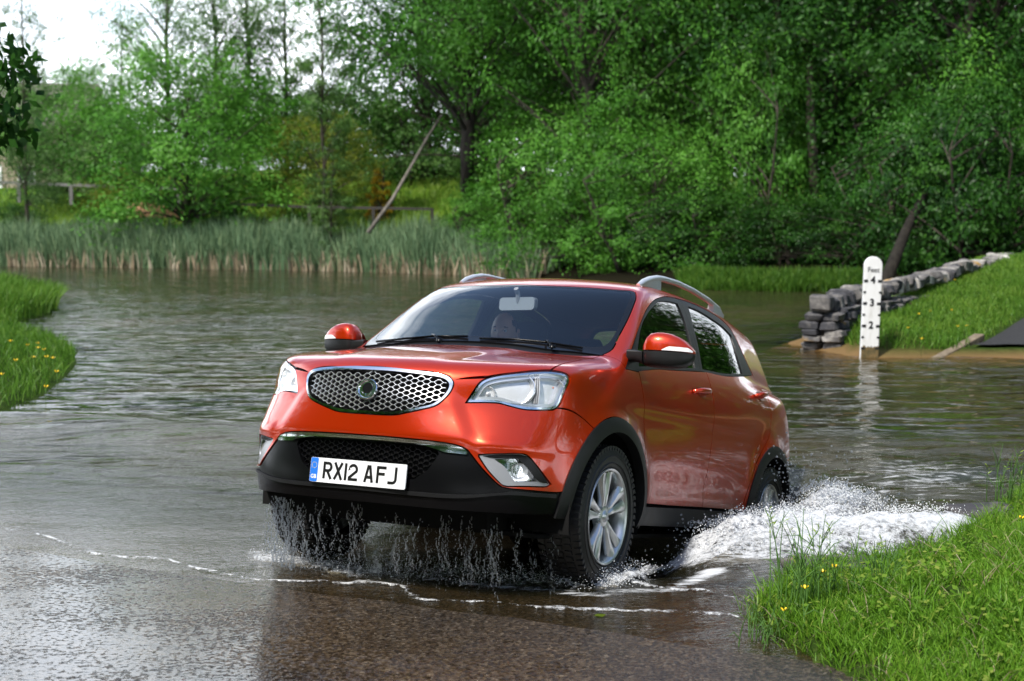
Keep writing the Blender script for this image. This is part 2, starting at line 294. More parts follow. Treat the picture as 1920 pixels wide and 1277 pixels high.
x3 = N(m, 'ShaderNodeMixShader'); LK(m, mr_.outputs[0], x3.inputs[0]); LK(m, x2.outputs[0], x3.inputs[1]); LK(m, fd_.outputs[0], x3.inputs[2]); LK(m, x3.outputs[0], o_.inputs[0])
def ridge(X, Y, pts, w):
    d = np.full(X.shape, 1e9)
    for a, b in zip(pts[:-1], pts[1:]):
        a = np.array(a); b = np.array(b); e = b - a; t = np.clip(((X - a[0]) * e[0] + (Y - a[1]) * e[1]) / (e @ e), 0, 1); d = np.minimum(d, np.hypot(X - a[0] - t * e[0], Y - a[1] - t * e[1]))
    return np.exp(-(d / w) ** 2)
BOW = [(-5.2, 12.0), (-4.5, 12.7), (-3.9, 12.5), (-3.05, 11.9), (-2.2, 11.9), (-1.2, 11.4), (-.6, 10.2)]
WAKE = [(1.2, 7.55), (1.6, 7.75), (2.1, 7.75), (2.5, 7.9)]
TROUGH = [(.62, 7.35), (1.15, 8.2), (1.85, 9.35)]
def water_z(X, Y):
    sr = (X - F0[0]) * FW[0] + (Y - F0[1]) * FW[1]; dp = ss(.75, -.6, sr); amp = np.where(Y < 16, dp, 1.0)
    z = (.006 + .010 * ss(7, 12, Y)) * fbm(X * 1.3, Y * 2.2, 3, 21) * amp
    z = z + .060 * ridge(X, Y, BOW, .55) + .014 * np.sin((Y - .35 * X) * 7) * ridge(X, Y, BOW, 1.2) * ss(11.2, 12.2, Y)
    z = z + .10 * ridge(X, Y, WAKE, .26) + .05 * fbm(X * 4, Y * 4, 3, 3) * ridge(X, Y, WAKE, .7)
    z = z - .17 * ridge(X, Y, TROUGH, .33) * ss(.6, -.5, sr) 
    z = z + .03 * fbm(X * 3, Y * 5, 3, 8) * ridge(X, Y, [(1.6, 9.4), (3.0, 9.6), (3.3, 10.6)], .8)
    return z
X, Y = polar(4.6, 110, 620, 330, .46); X = X[:, :]; Z = water_z(X, Y); dep = Z - ground_z(X, Y)
murk = np.clip(1 - np.exp(-np.clip(dep, 0, 3) * 3.2), 0, 1)
sr = (X - F0[0]) * FW[0] + (Y - F0[1]) * FW[1]; tt = X * .8876 - Y * .4606 + .3437 * .8876 + 7.1754 * .4606
chop = np.clip(.12 + .9 * ss(12.6, 11.6, Y + .1 * X), 0, 1) * ss(40, 10, Y)
swell = np.clip(.10 + .9 * ss(.04, .40, dep), 0, 1); swell = np.where(Y > 14, 1.0 - .5 * ss(24, 45, Y), swell); chop = chop * np.clip(.45 + .55 * ss(.02, .2, dep), 0, 1)
foam = .52 * ridge(X, Y, [(1.1, 7.4), (1.6, 7.8), (2.4, 7.8)], .40) + .36 * ridge(X, Y, [(1.9, 8.8), (2.6, 9.1), (3.0, 9.6)], .9) + .26 * ridge(X, Y, [(1.4, 10.4), (2.6, 10.8), (3.6, 11.4)], 1.1)
foam += .50 * ridge(X, Y, [(-1.35, 7.35), (-.9, 7.05), (-.2, 6.72), (.35, 6.5), (.75, 6.62), (1.0, 7.0)], .10) + .34 * ridge(X, Y, [(.95, 6.40), (1.32, 6.75)], .17)
foam += .16 * ridge(X, Y, [(-3.4, 9.0), (-2.9, 8.4)], .18)
wo = mk('water', np.stack([X, Y, Z], -1).reshape(-1, 3), gridfaces(*X.shape), m_water, attrs={'murk': murk.ravel(), 'foam': foam.ravel(), 'chop': chop.ravel(), 'swell': swell.ravel()}); tag(wo, kind='structure')
def spl(xs,ys):
    o=np.argsort(xs);xs=np.array(xs,float)[o];ys=np.array(ys,float)[o];n=len(xs);h=np.diff(xs)
    A=np.zeros((n,n));b=np.zeros(n);A[0,0]=A[-1,-1]=1
    for i in range(1,n-1):
        A[i,i-1]=h[i-1];A[i,i]=2*(h[i-1]+h[i]);A[i,i+1]=h[i]
        b[i]=6*((ys[i+1]-ys[i])/h[i]-(ys[i]-ys[i-1])/h[i-1])
    M=np.linalg.solve(A,b)
    def f(x):
        x=np.asarray(x,float);i=np.clip(np.searchsorted(xs,x)-1,0,n-2)
        xc=np.clip(x,xs[0],xs[-1]);d0=xs[i+1]-xc;d1=xc-xs[i];hh=h[i]
        y=M[i]*d0**3/(6*hh)+M[i+1]*d1**3/(6*hh)+(ys[i]/hh-M[i]*hh/6)*d0+(ys[i+1]/hh-M[i+1]*hh/6)*d1
        sl=(ys[1]-ys[0])/h[0]-h[0]*M[1]/6; sr=(ys[-1]-ys[-2])/h[-1]+h[-1]*M[-2]/6
        return y+np.where(x<xs[0],(x-xs[0])*sl,0)+np.where(x>xs[-1],(x-xs[-1])*sr,0)
    return f
def smax(a,b,k):
    h=np.maximum(k-np.abs(a-b),0)/k
    return np.maximum(a,b)+h*h*h*k/6
def smin(a,b,k): return -smax(-a,-b,k)
def sst(a,b,x):
    t=np.clip((x-a)/(b-a),0,1); return t*t*(3-2*t)
# ---- lower body
plan=spl([-3.5,-3.2,-2.65,-2.0,-1.2,-.4,0,.3,.55,.75,.9],[.79,.845,.868,.868,.868,.866,.864,.85,.815,.765,.72])
sect=spl([.2,.30,.42,.55,.70,.85,.98,1.08,1.18,1.30],[-.045,-.028,-.010,0,.004,-.002,-.022,-.052,-.095,-.15])
def Fs(x,z):
    w=plan(x)+sect(z-.03*(-x)*sst(0,-2.5,x)*0-.05*sst(-.3,-2.4,x))
    w=w-.010*np.exp(-((z-.53)/.075)**2)*sst(-2.15,-1.8,x)*sst(-.45,-.75,x)
    w=w+.006*np.exp(-((z-.43)/.04)**2)*sst(-2.2,-1.9,x)*sst(-.4,-.7,x)
    for xc,zz in ((0,.345),(-2.65,.345)):
        r=np.hypot(x-xc,(z-zz)*.97)
        w=w+.040*np.exp(-((r-.40)/.115)**2)*sst(.15,.40,z)
    return w
gz=spl([.2,.30,.37,.45,.52,.60,.68,.76,.85,.93,1.0,1.08],[.77,.845,.875,.885,.883,.874,.868,.863,.857,.845,.815,.74])
def Nose(y,z):
    a=np.abs(y)
    t=sst(.62,.86,z)
    x=gz(z)-(.16+.24*t)*a**2-(.30-.18*t)*a**4
    # central nose stands proud of the corners; ledge over the fog lamps
    x=x+.012*(1-sst(.42,.50,a+.55*(z-.77)))*sst(.60,.66,z)*sst(.90,.80,z)
    x=x+.016*np.exp(-((z-.635)/.035)**2)*sst(.50,.62,a)*sst(.85,.72,a)
    return x
hz=spl([.95,.85,.75,.6,.4,.2,0,-.3,-1,-2,-3,-3.6],[.955,.985,1.010,1.043,1.082,1.115,1.145,1.18,1.21,1.21,1.19,1.17])
def Hood(x,y):
    a=np.abs(y)
    z=hz(x)
    z=z-.024*(a/.6)**2*sst(-2,-.5,x)
    # bonnet ridge
    z=z+.012*(1-sst(.28,.44,a+.10*sst(.0,.8,x)))*sst(.9,.5,x)
    return z
def lower(P):
    x,y,z=P[...,0],P[...,1],P[...,2];a=np.abs(y)
    f=smax(a-Fs(x,z),x-Nose(y,z),.22)
    f=smax(f,z-Hood(x,y),.10)
    xr=-3.46+.26*y**2+.10*np.clip(z-.8,0,1)
    f=smax(f,xr-x,.2)
    f=smax(f,.27-z,.06)
    return f
# ---- greenhouse
gp=spl([.25,.1,0,-.2,-.4,-.6,-.8,-1.1,-1.5,-2,-2.5,-3.0,-3.3,-3.6][::-1],[1.00,1.105,1.175,1.310,1.450,1.567,1.634,1.670,1.686,1.682,1.655,1.59,1.51,1.38][::-1])
def Gtop(x,y):
    return gp(x+.36*y*y*sst(-1.3,-.5,x))-(.065*y*y+.06*y**4)*(.25+.75*sst(-.5,-1.0,x))
def Fg(x,z):
    d=z-1.05
    return .830-.20*d-.26*d*d-.08*sst(-2.0,-3.3,x)
def gh(P):
    x,y,z=P[...,0],P[...,1],P[...,2];a=np.abs(y)
    f=smax(a-Fg(x,z),z-Gtop(x,y),.10)
    xr=-3.36+.26*y**2+.55*np.clip(z-1.05,-.2,1)
    f=smax(f,xr-x,.15)
    f=smax(f,.9-z,.05)
    return f
def body(P): return smin(lower(P),gh(P),.07)
def hit(f,O,D,t0,t1,n=160):
    O=np.atleast_2d(O);D=np.atleast_2d(D)
    ts=np.linspace(t0,t1,n)
    V=f(O[:,None,:]+D[:,None,:]*ts[None,:,None])
    neg=V<0; i=np.argmax(neg,1); ok=neg.any(1)
    i=np.maximum(i,1);lo=ts[i-1];hi=ts[i]
    for _ in range(26):
        m=(lo+hi)/2;v=f(O+D*m[:,None]);lo=np.where(v<0,lo,m);hi=np.where(v<0,m,hi)
    P=O+D*((lo+hi)/2)[:,None];P[~ok]=np.nan
    return P
def grad(f,P,e=1e-3):
    g=np.stack([f(P+np.eye(3)[i]*e)-f(P-np.eye(3)[i]*e) for i in range(3)],-1)
    return g/np.linalg.norm(g,axis=-1,keepdims=True)

# ------------------------------------------------------------------ panels cut out of the body surface
def hit(f, O, D, t0, t1, n=70):
    ts = np.linspace(t0, t1, n); V = f(O[:, None, :] + D[:, None, :] * ts[None, :, None])
    neg = V < 0; i = np.maximum(np.argmax(neg, 1), 1); ok = neg.any(1); lo = ts[i - 1]; hi = ts[i]
    for _ in range(22):
        m = (lo + hi) / 2; v = f(O + D * m[:, None]); lo = np.where(v < 0, lo, m); hi = np.where(v < 0, m, hi)
    return O + D * ((lo + hi) / 2)[:, None], ok
def grad(f, P, e=1.5e-3):
    g = np.stack([f(P + np.eye(3)[i] * e) - f(P - np.eye(3)[i] * e) for i in range(3)], -1)
    return g / (np.linalg.norm(g, axis=-1, keepdims=True) + 1e-12)
class PJ:
    def __init__(s, kind, a=0, b=0, R=1.0, r0=2.6, r1=.15): s.k, s.a, s.b, s.R, s.r0, s.r1 = kind, a, b, R, r0, r1
    def to2(s, P):
        P = np.atleast_2d(np.array(P, float)); x, y, z = P.T
        if s.k == 'cyl': return np.stack([np.arctan2(y, x - s.a) * s.R, z], 1)
        if s.k == 'long': return np.stack([x, np.arctan2(y - s.a, z - s.b) * s.R], 1)
        if s.k == 'side': return np.stack([x, z], 1)
        if s.k == 'top': return np.stack([x, y], 1)
        return np.stack([y, z], 1)
    def surf(s, q, f=None):
        f = f or body; u, v = q.T; z0 = np.zeros_like(u); o1 = z0 + 1
        if s.k == 'cyl':
            d = np.stack([np.cos(u / s.R), np.sin(u / s.R), z0], 1); O = np.stack([z0 + s.a, z0, v], 1)
        elif s.k == 'long':
            d = np.stack([z0, np.sin(v / s.R), np.cos(v / s.R)], 1); O = np.stack([u, z0 + s.a, z0 + s.b], 1)
        elif s.k == 'side': d = np.stack([z0, o1, z0], 1); O = np.stack([u, z0, v], 1)
        elif s.k == 'top': d = np.stack([z0, z0, o1], 1); O = np.stack([u, v, z0], 1)
        elif s.k == 'front': d = np.stack([o1, z0, z0], 1); O = np.stack([z0, u, v], 1)
        else: d = np.stack([-o1, z0, z0], 1); O = np.stack([z0 - 2.6, u, v], 1)
        P, ok = hit(f, O + d * s.r0, -d, 0, s.r0 - s.r1)
        return P, grad(f, P), ok
def area2(p): x, y = p.T; return .5 * np.sum(x * np.roll(y, -1) - y * np.roll(x, -1))
def dense(segs, pj, ds):
    out = []
    for sg in segs:
        q = pj.to2(sg)
        if len(q) > 2:                      # Catmull-Rom through the points of one segment
            e = np.vstack([2 * q[0] - q[1], q, 2 * q[-1] - q[-2]]); r = []
            for i in range(1, len(e) - 2):
                n = max(1, int(np.linalg.norm(e[i + 1] - e[i]) / ds)); t = np.arange(n)[:, None] / n
                a, b, c, d = e[i - 1], e[i], e[i + 1], e[i + 2]
                r.append(.5 * (2 * b + (c - a) * t + (2 * a - 5 * b + 4 * c - d) * t * t + (3 * b - a - 3 * c + d) * t ** 3))
            r.append(q[-1:]); q = np.vstack(r)
        else:
            n = max(1, int(np.linalg.norm(q[1] - q[0]) / ds)); t = np.linspace(0, 1, n + 1)[:, None]; q = q[0] + (q[1] - q[0]) * t
        out.append(q)
    q = np.vstack(out); keep = np.linalg.norm(q - np.roll(q, 1, 0), axis=1) > ds * .12
    return q[keep]
def inset(p, g):
    if area2(p) < 0: p = p[::-1]
    if not g: return p
    t0 = p - np.roll(p, 1, 0); t1 = np.roll(p, -1, 0) - p
    n0 = np.stack([-t0[:, 1], t0[:, 0]], 1); n1 = np.stack([-t1[:, 1], t1[:, 0]], 1)
    n0 /= np.linalg.norm(n0, axis=1)[:, None] + 1e-12; n1 /= np.linalg.norm(n1, axis=1)[:, None] + 1e-12
    m = n0 + n1; m /= np.linalg.norm(m, axis=1)[:, None] + 1e-9
    return p + m * (g / np.maximum((m * n0).sum(1), .45))[:, None]
def pip(q, poly):
    x, y = q[:, 0][:, None], q[:, 1][:, None]; a = poly; b = np.roll(poly, -1, 0); c = np.zeros(len(q), int)
    for k in range(0, len(q), 20000):
        xs, ys = x[k:k + 20000], y[k:k + 20000]
        cr = ((a[:, 1] > ys) != (b[:, 1] > ys)) & (xs < (b[:, 0] - a[:, 0]) * (ys - a[:, 1]) / (b[:, 1] - a[:, 1] + 1e-15) + a[:, 0])
        c[k:k + 20000] = cr.sum(1)
    return c % 2 == 1
def panel_data(loop, holes, pj, ds, off=0, lip=.015, gap=.003, f=None):
    lo = inset(dense(loop, pj, ds * .6), gap)
    hs = [inset(dense(h[1], pj, ds * .6), h[2]) if isinstance(h, tuple) else inset(dense(h, pj, ds * .6), -gap) for h in holes]
    a, b = lo.min(0), lo.max(0)
    gx, gy = np.meshgrid(np.arange(a[0], b[0], ds), np.arange(a[1], b[1], ds * .87))
    gx = gx + (np.arange(gx.shape[0]) % 2)[:, None] * ds / 2
    g = np.stack([gx.ravel(), gy.ravel()], 1); k = pip(g, lo)
    for h in hs: k &= ~pip(g, h)
    g = g[k]; bd = np.vstack([lo] + hs)
    far = np.ones(len(g), bool)
    for i in range(0, len(g), 2000):
        far[i:i + 2000] = (((g[i:i + 2000, None] - bd[None]) ** 2).sum(2).min(1) > (ds * .42) ** 2)
    g = g[far]
    pts = np.vstack([bd, g]); edges = []; s = 0
    for l in [lo] + hs:
        n = len(l); edges += [(s + i, s + (i + 1) % n) for i in range(n)]; s += n
    r = delaunay_2d_cdt([Vector((float(x), float(y))) for x, y in pts], edges, [], 0, 1e-6)
    q = np.array([tuple(v) for v in r[0]]); F = np.array([f_ for f_ in r[2] if len(f_) == 3])
    cen = q[F].mean(1); k = pip(cen, lo)
    for h in hs: k &= ~pip(cen, h)
    F = F[k]; used = np.unique(F); mp = -np.ones(len(q), int); mp[used] = np.arange(len(used)); q = q[used]; F = mp[F]
    P, n, ok = pj.surf(q, f); F = F[ok[F].all(1)]
    P = P + n * off
    fn = np.cross(P[F[:, 1]] - P[F[:, 0]], P[F[:, 2]] - P[F[:, 0]])
    fl = (fn * n[F].mean(1)).sum(1) < 0; F[fl] = F[fl][:, ::-1]
    V = P; loopn = n[F].reshape(-1, 3); faces = [tuple(t) for t in F]
    if lip:
        ed = {}
        for t in faces:
            for i in range(3): ed[(t[i], t[(i + 1) % 3])] = 1
        be = [e for e in ed if (e[1], e[0]) not in ed]
        vs = sorted({i for e in be for i in e}); ix = {v: len(P) + k for k, v in enumerate(vs)}
        V = np.vstack([P, P[vs] - n[vs] * lip]); ln = []
        for i, j in be:
            faces.append((j, i, ix[i], ix[j])); t = np.cross(P[i] - P[j], -n[i]); t /= np.linalg.norm(t) + 1e-9; ln += [t] * 4
        if ln: loopn = np.vstack([loopn, np.array(ln)])
    return V, faces, loopn
def flip(d):
    V, F, n = d; V = V * [1, -1, 1]; n2 = []; k = 0
    F2 = [tuple(t[::-1]) for t in F]
    for t in F: n2.append(n[k:k + len(t)][::-1]); k += len(t)
    return V, F2, np.vstack(n2) * [1, -1, 1]
def panel(name, loop, holes, pj, ds, m, parent, pair=False, **kw):
    d = panel_data(loop, holes, pj, ds, **kw); o = mk(name, d[0], d[1], m, parent, loopn=d[2])
    if not pair: return o
    d = flip(d); return o, mk(name, d[0], d[1], m, parent, loopn=d[2])
def sym(segs):
    """a half outline (y >= 0, centre line to centre line) closed with its mirror image"""
    return segs + [[(x, -y, z) for x, y, z in sg[::-1]] for sg in segs[::-1]]
def mirror_loop(segs): return [[(x, -y, z) for x, y, z in sg[::-1]] for sg in segs[::-1]]
def arc(cx, cz, r, a0, a1, y=.88, n=16):
    return [(cx + r * math.cos(t), y, cz + r * math.sin(t)) for t in np.radians(np.linspace(a0, a1, n))]
def on(pj, P, off=0):
    p, n, _ = pj.surf(pj.to2(P)); return p + n * off, n
# ------------------------------------------------------------------ car materials
paint = mat('orange_paint', (.47, .026, .0008), .28, .5, 1.0, .22)
pb_ = N(paint, 'ShaderNodeNewGeometry'); pm_ = N(paint, 'ShaderNodeMix', data_type='RGBA'); pm_.inputs[6].default_value = (.47, .026, .0008, 1); pm_.inputs[7].default_value = (.012, .012, .014, 1)
LK(paint, pb_.outputs['Backfacing'], pm_.inputs[0])
# thin film of dried silt along the lower doors and bumper (car space height)
pt_ = N(paint, 'ShaderNodeTexCoord'); ps_ = N(paint, 'ShaderNodeSeparateXYZ'); LK(paint, pt_.outputs['Object'], ps_.inputs[0]); pr_ = N(paint, 'ShaderNodeMapRange'); pr_.inputs['From Min'].default_value = .62; pr_.inputs['From Max'].default_value = .38; LK(paint, ps_.outputs['Z'], pr_.inputs['Value'])
pmp = N(paint, 'ShaderNodeMapping'); pmp.inputs['Scale'].default_value = (3, 3, 1.2); LK(paint, pt_.outputs['Object'], pmp.inputs[0]); pno = N(paint, 'ShaderNodeTexNoise', Scale=5, Detail=8, Roughness=.7); LK(paint, pmp.outputs[0], pno.inputs['Vector'])
pq_ = N(paint, 'ShaderNodeMapRange'); pq_.inputs['From Min'].default_value = .42; pq_.inputs['From Max'].default_value = .75; LK(paint, pno.outputs['Fac'], pq_.inputs['Value']); pd_ = N(paint, 'ShaderNodeMath', operation='MULTIPLY'); LK(paint, pr_.outputs[0], pd_.inputs[0]); LK(paint, pq_.outputs[0], pd_.inputs[1])
pe_ = N(paint, 'ShaderNodeMath', operation='MULTIPLY'); pe_.inputs[1].default_value = .55; LK(paint, pd_.outputs[0], pe_.inputs[0]); pw_ = N(paint, 'ShaderNodeMix', data_type='RGBA'); pw_.inputs[7].default_value = (.30, .16, .11, 1); LK(paint, pe_.outputs[0], pw_.inputs[0]); LK(paint, pm_.outputs[2], pw_.inputs[6]); LK(paint, pw_.outputs[2], P_(paint).inputs['Base Color'])
pf_ = N(paint, 'ShaderNodeMapRange'); pf_.inputs['To Min'].default_value = .02; pf_.inputs['To Max'].default_value = .35; LK(paint, pe_.outputs[0], pf_.inputs['Value']); LK(paint, pf_.outputs[0], P_(paint).inputs['Coat Roughness'])
# beads of water standing on the paint
pv_ = N(paint, 'ShaderNodeTexVoronoi', Scale=130); LK(paint, pt_.outputs['Object'], pv_.inputs['Vector']); px_ = N(paint, 'ShaderNodeMapRange'); px_.inputs['From Min'].default_value = .26; px_.inputs['From Max'].default_value = .0; LK(paint, pv_.outputs['Distance'], px_.inputs['Value']); pn2 = N(paint, 'ShaderNodeTexNoise', Scale=9, Detail=3); LK(paint, pt_.outputs['Object'], pn2.inputs['Vector']); py_ = N(paint, 'ShaderNodeMapRange'); py_.inputs['From Min'].default_value = .5; py_.inputs['From Max'].default_value = .68; LK(paint, pn2.outputs['Fac'], py_.inputs['Value'])
pz_ = N(paint, 'ShaderNodeMath', operation='MULTIPLY'); LK(paint, px_.outputs[0], pz_.inputs[0]); LK(paint, py_.outputs[0], pz_.inputs[1]); pbm = N(paint, 'ShaderNodeBump', Strength=.35, Distance=.0012); LK(paint, pz_.outputs[0], pbm.inputs['Height']); LK(paint, pbm.outputs[0], P_(paint).inputs['Coat Normal'])      # bare dark inner side of the sheet metal
pk_ = N(paint, 'ShaderNodeMath', operation='SUBTRACT'); pk_.inputs[0].default_value = 1; LK(paint, pb_.outputs['Backfacing'], pk_.inputs[1]); LK(paint, pk_.outputs[0], P_(paint).inputs['Coat Weight'])
m_black = mat('black_plastic', (.003, .003, .0035), .25, 0, 0, .20)
m_matte = mat('grey_black_plastic', (.008, .0083, .009), .45, spec=.35)
m_gloss = mat('gloss_black', (.006, .006, .007), .12)
m_chrome = mat('chrome', (.82, .83, .85), .07, 1.0)
m_meshc = mat('mesh_chrome', (.80, .81, .83), .24, .75)
m_silver = mat('silver_paint', (.68, .69, .70), .30, .75, .3)
m_rail = mat('rail_silver', (.62, .64, .67), .35, .6)
m_rubber = mat('tyre_rubber', (.010, .010, .011), .55)
m_dark = mat('dark_underside', (.004, .004, .004), .8, spec=.2)
m_int = mat('dark_interior', (.012, .013, .017), .7, spec=.3)
m_int2 = mat('grey_interior', (.06, .06, .065), .6)
m_grey = mat('satin_grey', (.30, .31, .33), .35, .3)
m_plate = mat('plate_white', (.78, .79, .80), .35)
m_blue = mat('plate_blue', (.02, .16, .62), .35)
m_yellow = mat('star_yellow', (.75, .6, .08), .5)
m_char = mat('plate_black', (.004, .004, .004), .4)
m_amber = mat('amber_bulb', (.75, .22, .10), .2)
m_clearw = mat('indicator_white', (.75, .75, .76), .15)
m_mirror = mat('mirror_glass', (.5, .55, .6), .04, 1.0)
def glass(name, tint, f0=.06, power=1.0, rough=.0):
    m = bpy.data.materials.new(name); m.use_nodes = True; MATS[name] = m; t = m.node_tree; t.nodes.clear()
    o = N(m, 'ShaderNodeOutputMaterial'); mx = N(m, 'ShaderNodeMixShader'); tr = N(m, 'ShaderNodeBsdfTransparent'); g = N(m, 'ShaderNodeBsdfGlossy')
    tr.inputs['Color'].default_value = (*tint, 1); g.inputs['Roughness'].default_value = rough; g.inputs['Color'].default_value = (1, 1, 1, 1)
    fr = N(m, 'ShaderNodeFresnel', IOR=1.5); two_sided(m, fr, 1.5); mr = N(m, 'ShaderNodeMath', operation='MULTIPLY'); mr.inputs[1].default_value = power
    LK(m, fr.outputs[0], mr.inputs[0]); LK(m, mr.outputs[0], mx.inputs[0]); LK(m, tr.outputs[0], mx.inputs[1]); LK(m, g.outputs[0], mx.inputs[2]); LK(m, mx.outputs[0], o.inputs[0])
    return m
g_ws = glass('windscreen_glass', (.86, .93, .96), power=1.25)
g_side = glass('side_glass', (.50, .56, .56))
g_priv = glass('tinted_glass', (.06, .075, .075))
g_lens = glass('lens_glass', (.96, .97, .98))

# ------------------------------------------------------------------ the car
CAR_M = np.array([[-0.452, 0.888, 0.081], [-0.872, -0.46, 0.166], [0.185, 0.004, 0.983]])
u_, s_, v_ = np.linalg.svd(CAR_M); CAR_M = u_ @ v_
CAR_T = np.array([-0.344, 7.175, -0.042])
MW = Matrix([[*CAR_M[i], CAR_T[i]] for i in range(3)] + [[0, 0, 0, 1]])
car = empty('car', 'orange compact SUV with a chrome mesh grille driving up out of the ford', 'car', mw=MW)
cyl = PJ('cyl', -.2, R=1.0, r0=1.6, r1=.5); lng = PJ('long', 0, .85, .8, 1.3, .3); sid = PJ('side', r0=1.3, r1=.35)
top = PJ('top', r0=2.0, r1=.6); fro = PJ('front', r0=1.4, r1=.1); rea = PJ('rear', r0=1.4, r1=.2); wng = PJ('long', .25, .60, .6, 1.1, .2)

# shared outlines (y > 0 side)
grille = [(.83, 0, .957), (.829, .10, .956), (.822, .19, .952), (.806, .272, .947), (.791, .345, .940), (.784, .382, .929), (.782, .402, .908), (.786, .403, .883), (.793, .391, .850), (.806, .370, .818), (.819, .338, .791), (.837, .277, .770), (.850, .21, .751), (.857, .158, .739), (.862, .086, .735), (.864, 0, .735)]
HLt = [(.77, .468, .818), (.752, .489, .868), (.735, .511, .915), (.715, .537, .940), (.683, .583, .960), (.630, .646, .979), (.564, .703, .996), (.494, .750, 1.006), (.430, .791, 1.003), (.408, .806, .992)]
HLs = [(.408, .806, .992), (.407, .812, .968), (.452, .812, .907), (.480, .807, .855), (.500, .800, .832), (.524, .790, .820)]
HLb = [(.524, .790, .820), (.599, .737, .811), (.641, .694, .810), (.679, .640, .820), (.70, .604, .827), (.728, .555, .826), (.77, .468, .818)]
HL = [HLt, HLs, HLb]
lead = [(.784, .400, .922), (.745, .48, .932), (.715, .537, .940)]
hseam = [(.494, .750, 1.006), (.398, .748, 1.041), (.169, .731, 1.084), (-.04, .712, 1.120), (-.135, .712, 1.143)]
bwing = [(.500, .800, .832), (.418, .829, .827), (.331, .855, .80), (.252, .885, .757)]
WX, WZ, RO, RI = -2.65, .345, .480, .412
orlow = [(.466, .838, .449), (.520, .821, .445), (.671, .742, .447), (.729, .688, .449), (.749, .664, .459), (.772, .628, .491), (.793, .580, .539), (.805, .536, .587), (.811, .511, .609), (.824, .461, .624), (.842, .378, .631), (.860, .248, .635), (.87, .10, .637), (.87, 0, .637)]
d1 = [(-.385, .832, 1.094), (-.393, .843, 1.036), (-.402, .858, .960), (-.410, .866, .870), (-.420, .87, .76), (-.435, .87, .65), (-.458, .868, .52), (-.474, .86, .416)]
d2 = [(-1.50, .80, 1.199), (-1.515, .826, 1.119), (-1.518, .848, 1.038), (-1.490, .87, .903), (-1.460, .872, .748), (-1.446, .871, .648), (-1.425, .86, .50), (-1.415, .859, .408)]
d3 = [(-2.585, .737, 1.284), (-2.68, .78, 1.20), (-2.715, .80, 1.12), (-2.668, .852, 1.005), (-2.575, .875, .897), (-2.414, .89, .80), (-2.30, .89, .71), (-2.218, .888, .60), (-2.160, .87, .49), (-2.135, .86, .400)]
belt = [(-.213, .828, 1.088), (-.385, .829, 1.094), (-.653, .817, 1.130), (-1.0, .81, 1.158), (-1.50, .80, 1.199), (-1.876, .795, 1.211), (-2.25, .77, 1.245), (-2.585, .737, 1.284)]
dlo = [(-.213, .828, 1.088), (-.351, .793, 1.194), (-.521, .754, 1.324), (-.705, .712, 1.442), (-.881, .677, 1.522), (-1.04, .655, 1.567), (-1.225, .636, 1.600), (-1.485, .624, 1.619), (-1.80, .618, 1.624), (-2.10, .634, 1.602), (-2.30, .650, 1.562), (-2.39, .672, 1.495), (-2.479, .713, 1.376), (-2.585, .737, 1.284)]
wsT = [(-.600, 0, 1.572), (-.603, .146, 1.572), (-.625, .28, 1.570), (-.662, .42, 1.566), (-.70, .53, 1.563), (-.745, .605, 1.557)]
apil = [(-.745, .625, 1.553), (-.69, .655, 1.515), (-.60, .680, 1.455), (-.45, .708, 1.345), (-.34, .722, 1.265), (-.232, .733, 1.185), (-.150, .722, 1.148)]

# bonnet, bumper, wings, doors, roof and frame
bon = sym([[(.83, 0, .960), *[(x, y, z + .003) for x, y, z in grille[1:6]], lead[0]], lead, HLt[3:8], hseam, [(-.135, .712, 1.143), (-.03, .60, 1.158), (.05, .40, 1.163), (.085, .2, 1.166), (.09, 0, 1.167)]])
bon_o = panel('bonnet', bon, [], top, .018, paint, car)
bmp = sym([[(.83, 0, .957), *grille[1:6], lead[0]], lead, HLt[3::-1], HLb[::-1], [HLs[5], HLs[4]], bwing, arc(0, WZ, RO, 58.9, 12.5), orlow])
fogb = [[(.792, .569, .588), (.74, .66, .600), (.683, .728, .607)], [(.683, .728, .607), (.659, .749, .600), (.618, .777, .560), (.534, .816, .480)], [(.534, .816, .480), (.548, .809, .470), (.562, .803, .467)], [(.562, .803, .467), (.66, .74, .462), (.722, .692, .456)], [(.722, .692, .456), (.738, .675, .460), (.749, .663, .471), (.776, .618, .518), (.792, .569, .580)], [(.792, .569, .580), (.792, .569, .588)]]
panel('front_bumper', bmp, [sym([grille]), fogb, mirror_loop(fogb)], cyl, .016, paint, car, lip=.02)
wing = [hseam, [hseam[-1], (-.155, .735, 1.148)], [(-.155, .735, 1.148), (-.20, .80, 1.105), (-.213, .828, 1.088)], [(-.213, .828, 1.088), (-.385, .830, 1.092)], d1, arc(0, WZ, RO, 171.5, 58.9), bwing[::-1], [HLs[4], *HLs[3::-1], HLt[8], HLt[7]]]
panel('front_wing', wing, [], wng, .016, paint, car, pair=True)
fd = [d1, [d1[-1], (-.9, .86, .410), d2[-1]], d2[::-1], [belt[4], belt[3], belt[2], belt[1], d1[0]]]
rd = [d2, [d2[-1], (-1.8, .85, .404), d3[-1]], d3[::-1], [belt[7], belt[6], belt[5], belt[4]]]
fdoor = panel('front_door', fd, [], sid, .02, paint, car, pair=True)
rdoor = panel('rear_door', rd, [], sid, .02, paint, car, pair=True)
rear_edge = [(-3.128, .85, .395), (-3.13, .84, .55), (-3.13, .83, .8), (-3.12, .80, 1.0), (-3.10, .74, 1.16), (-3.04, .65, 1.32), (-2.97, .58, 1.45), (-2.90, .50, 1.555), (-2.90, .35, 1.585), (-2.90, 0, 1.60)]
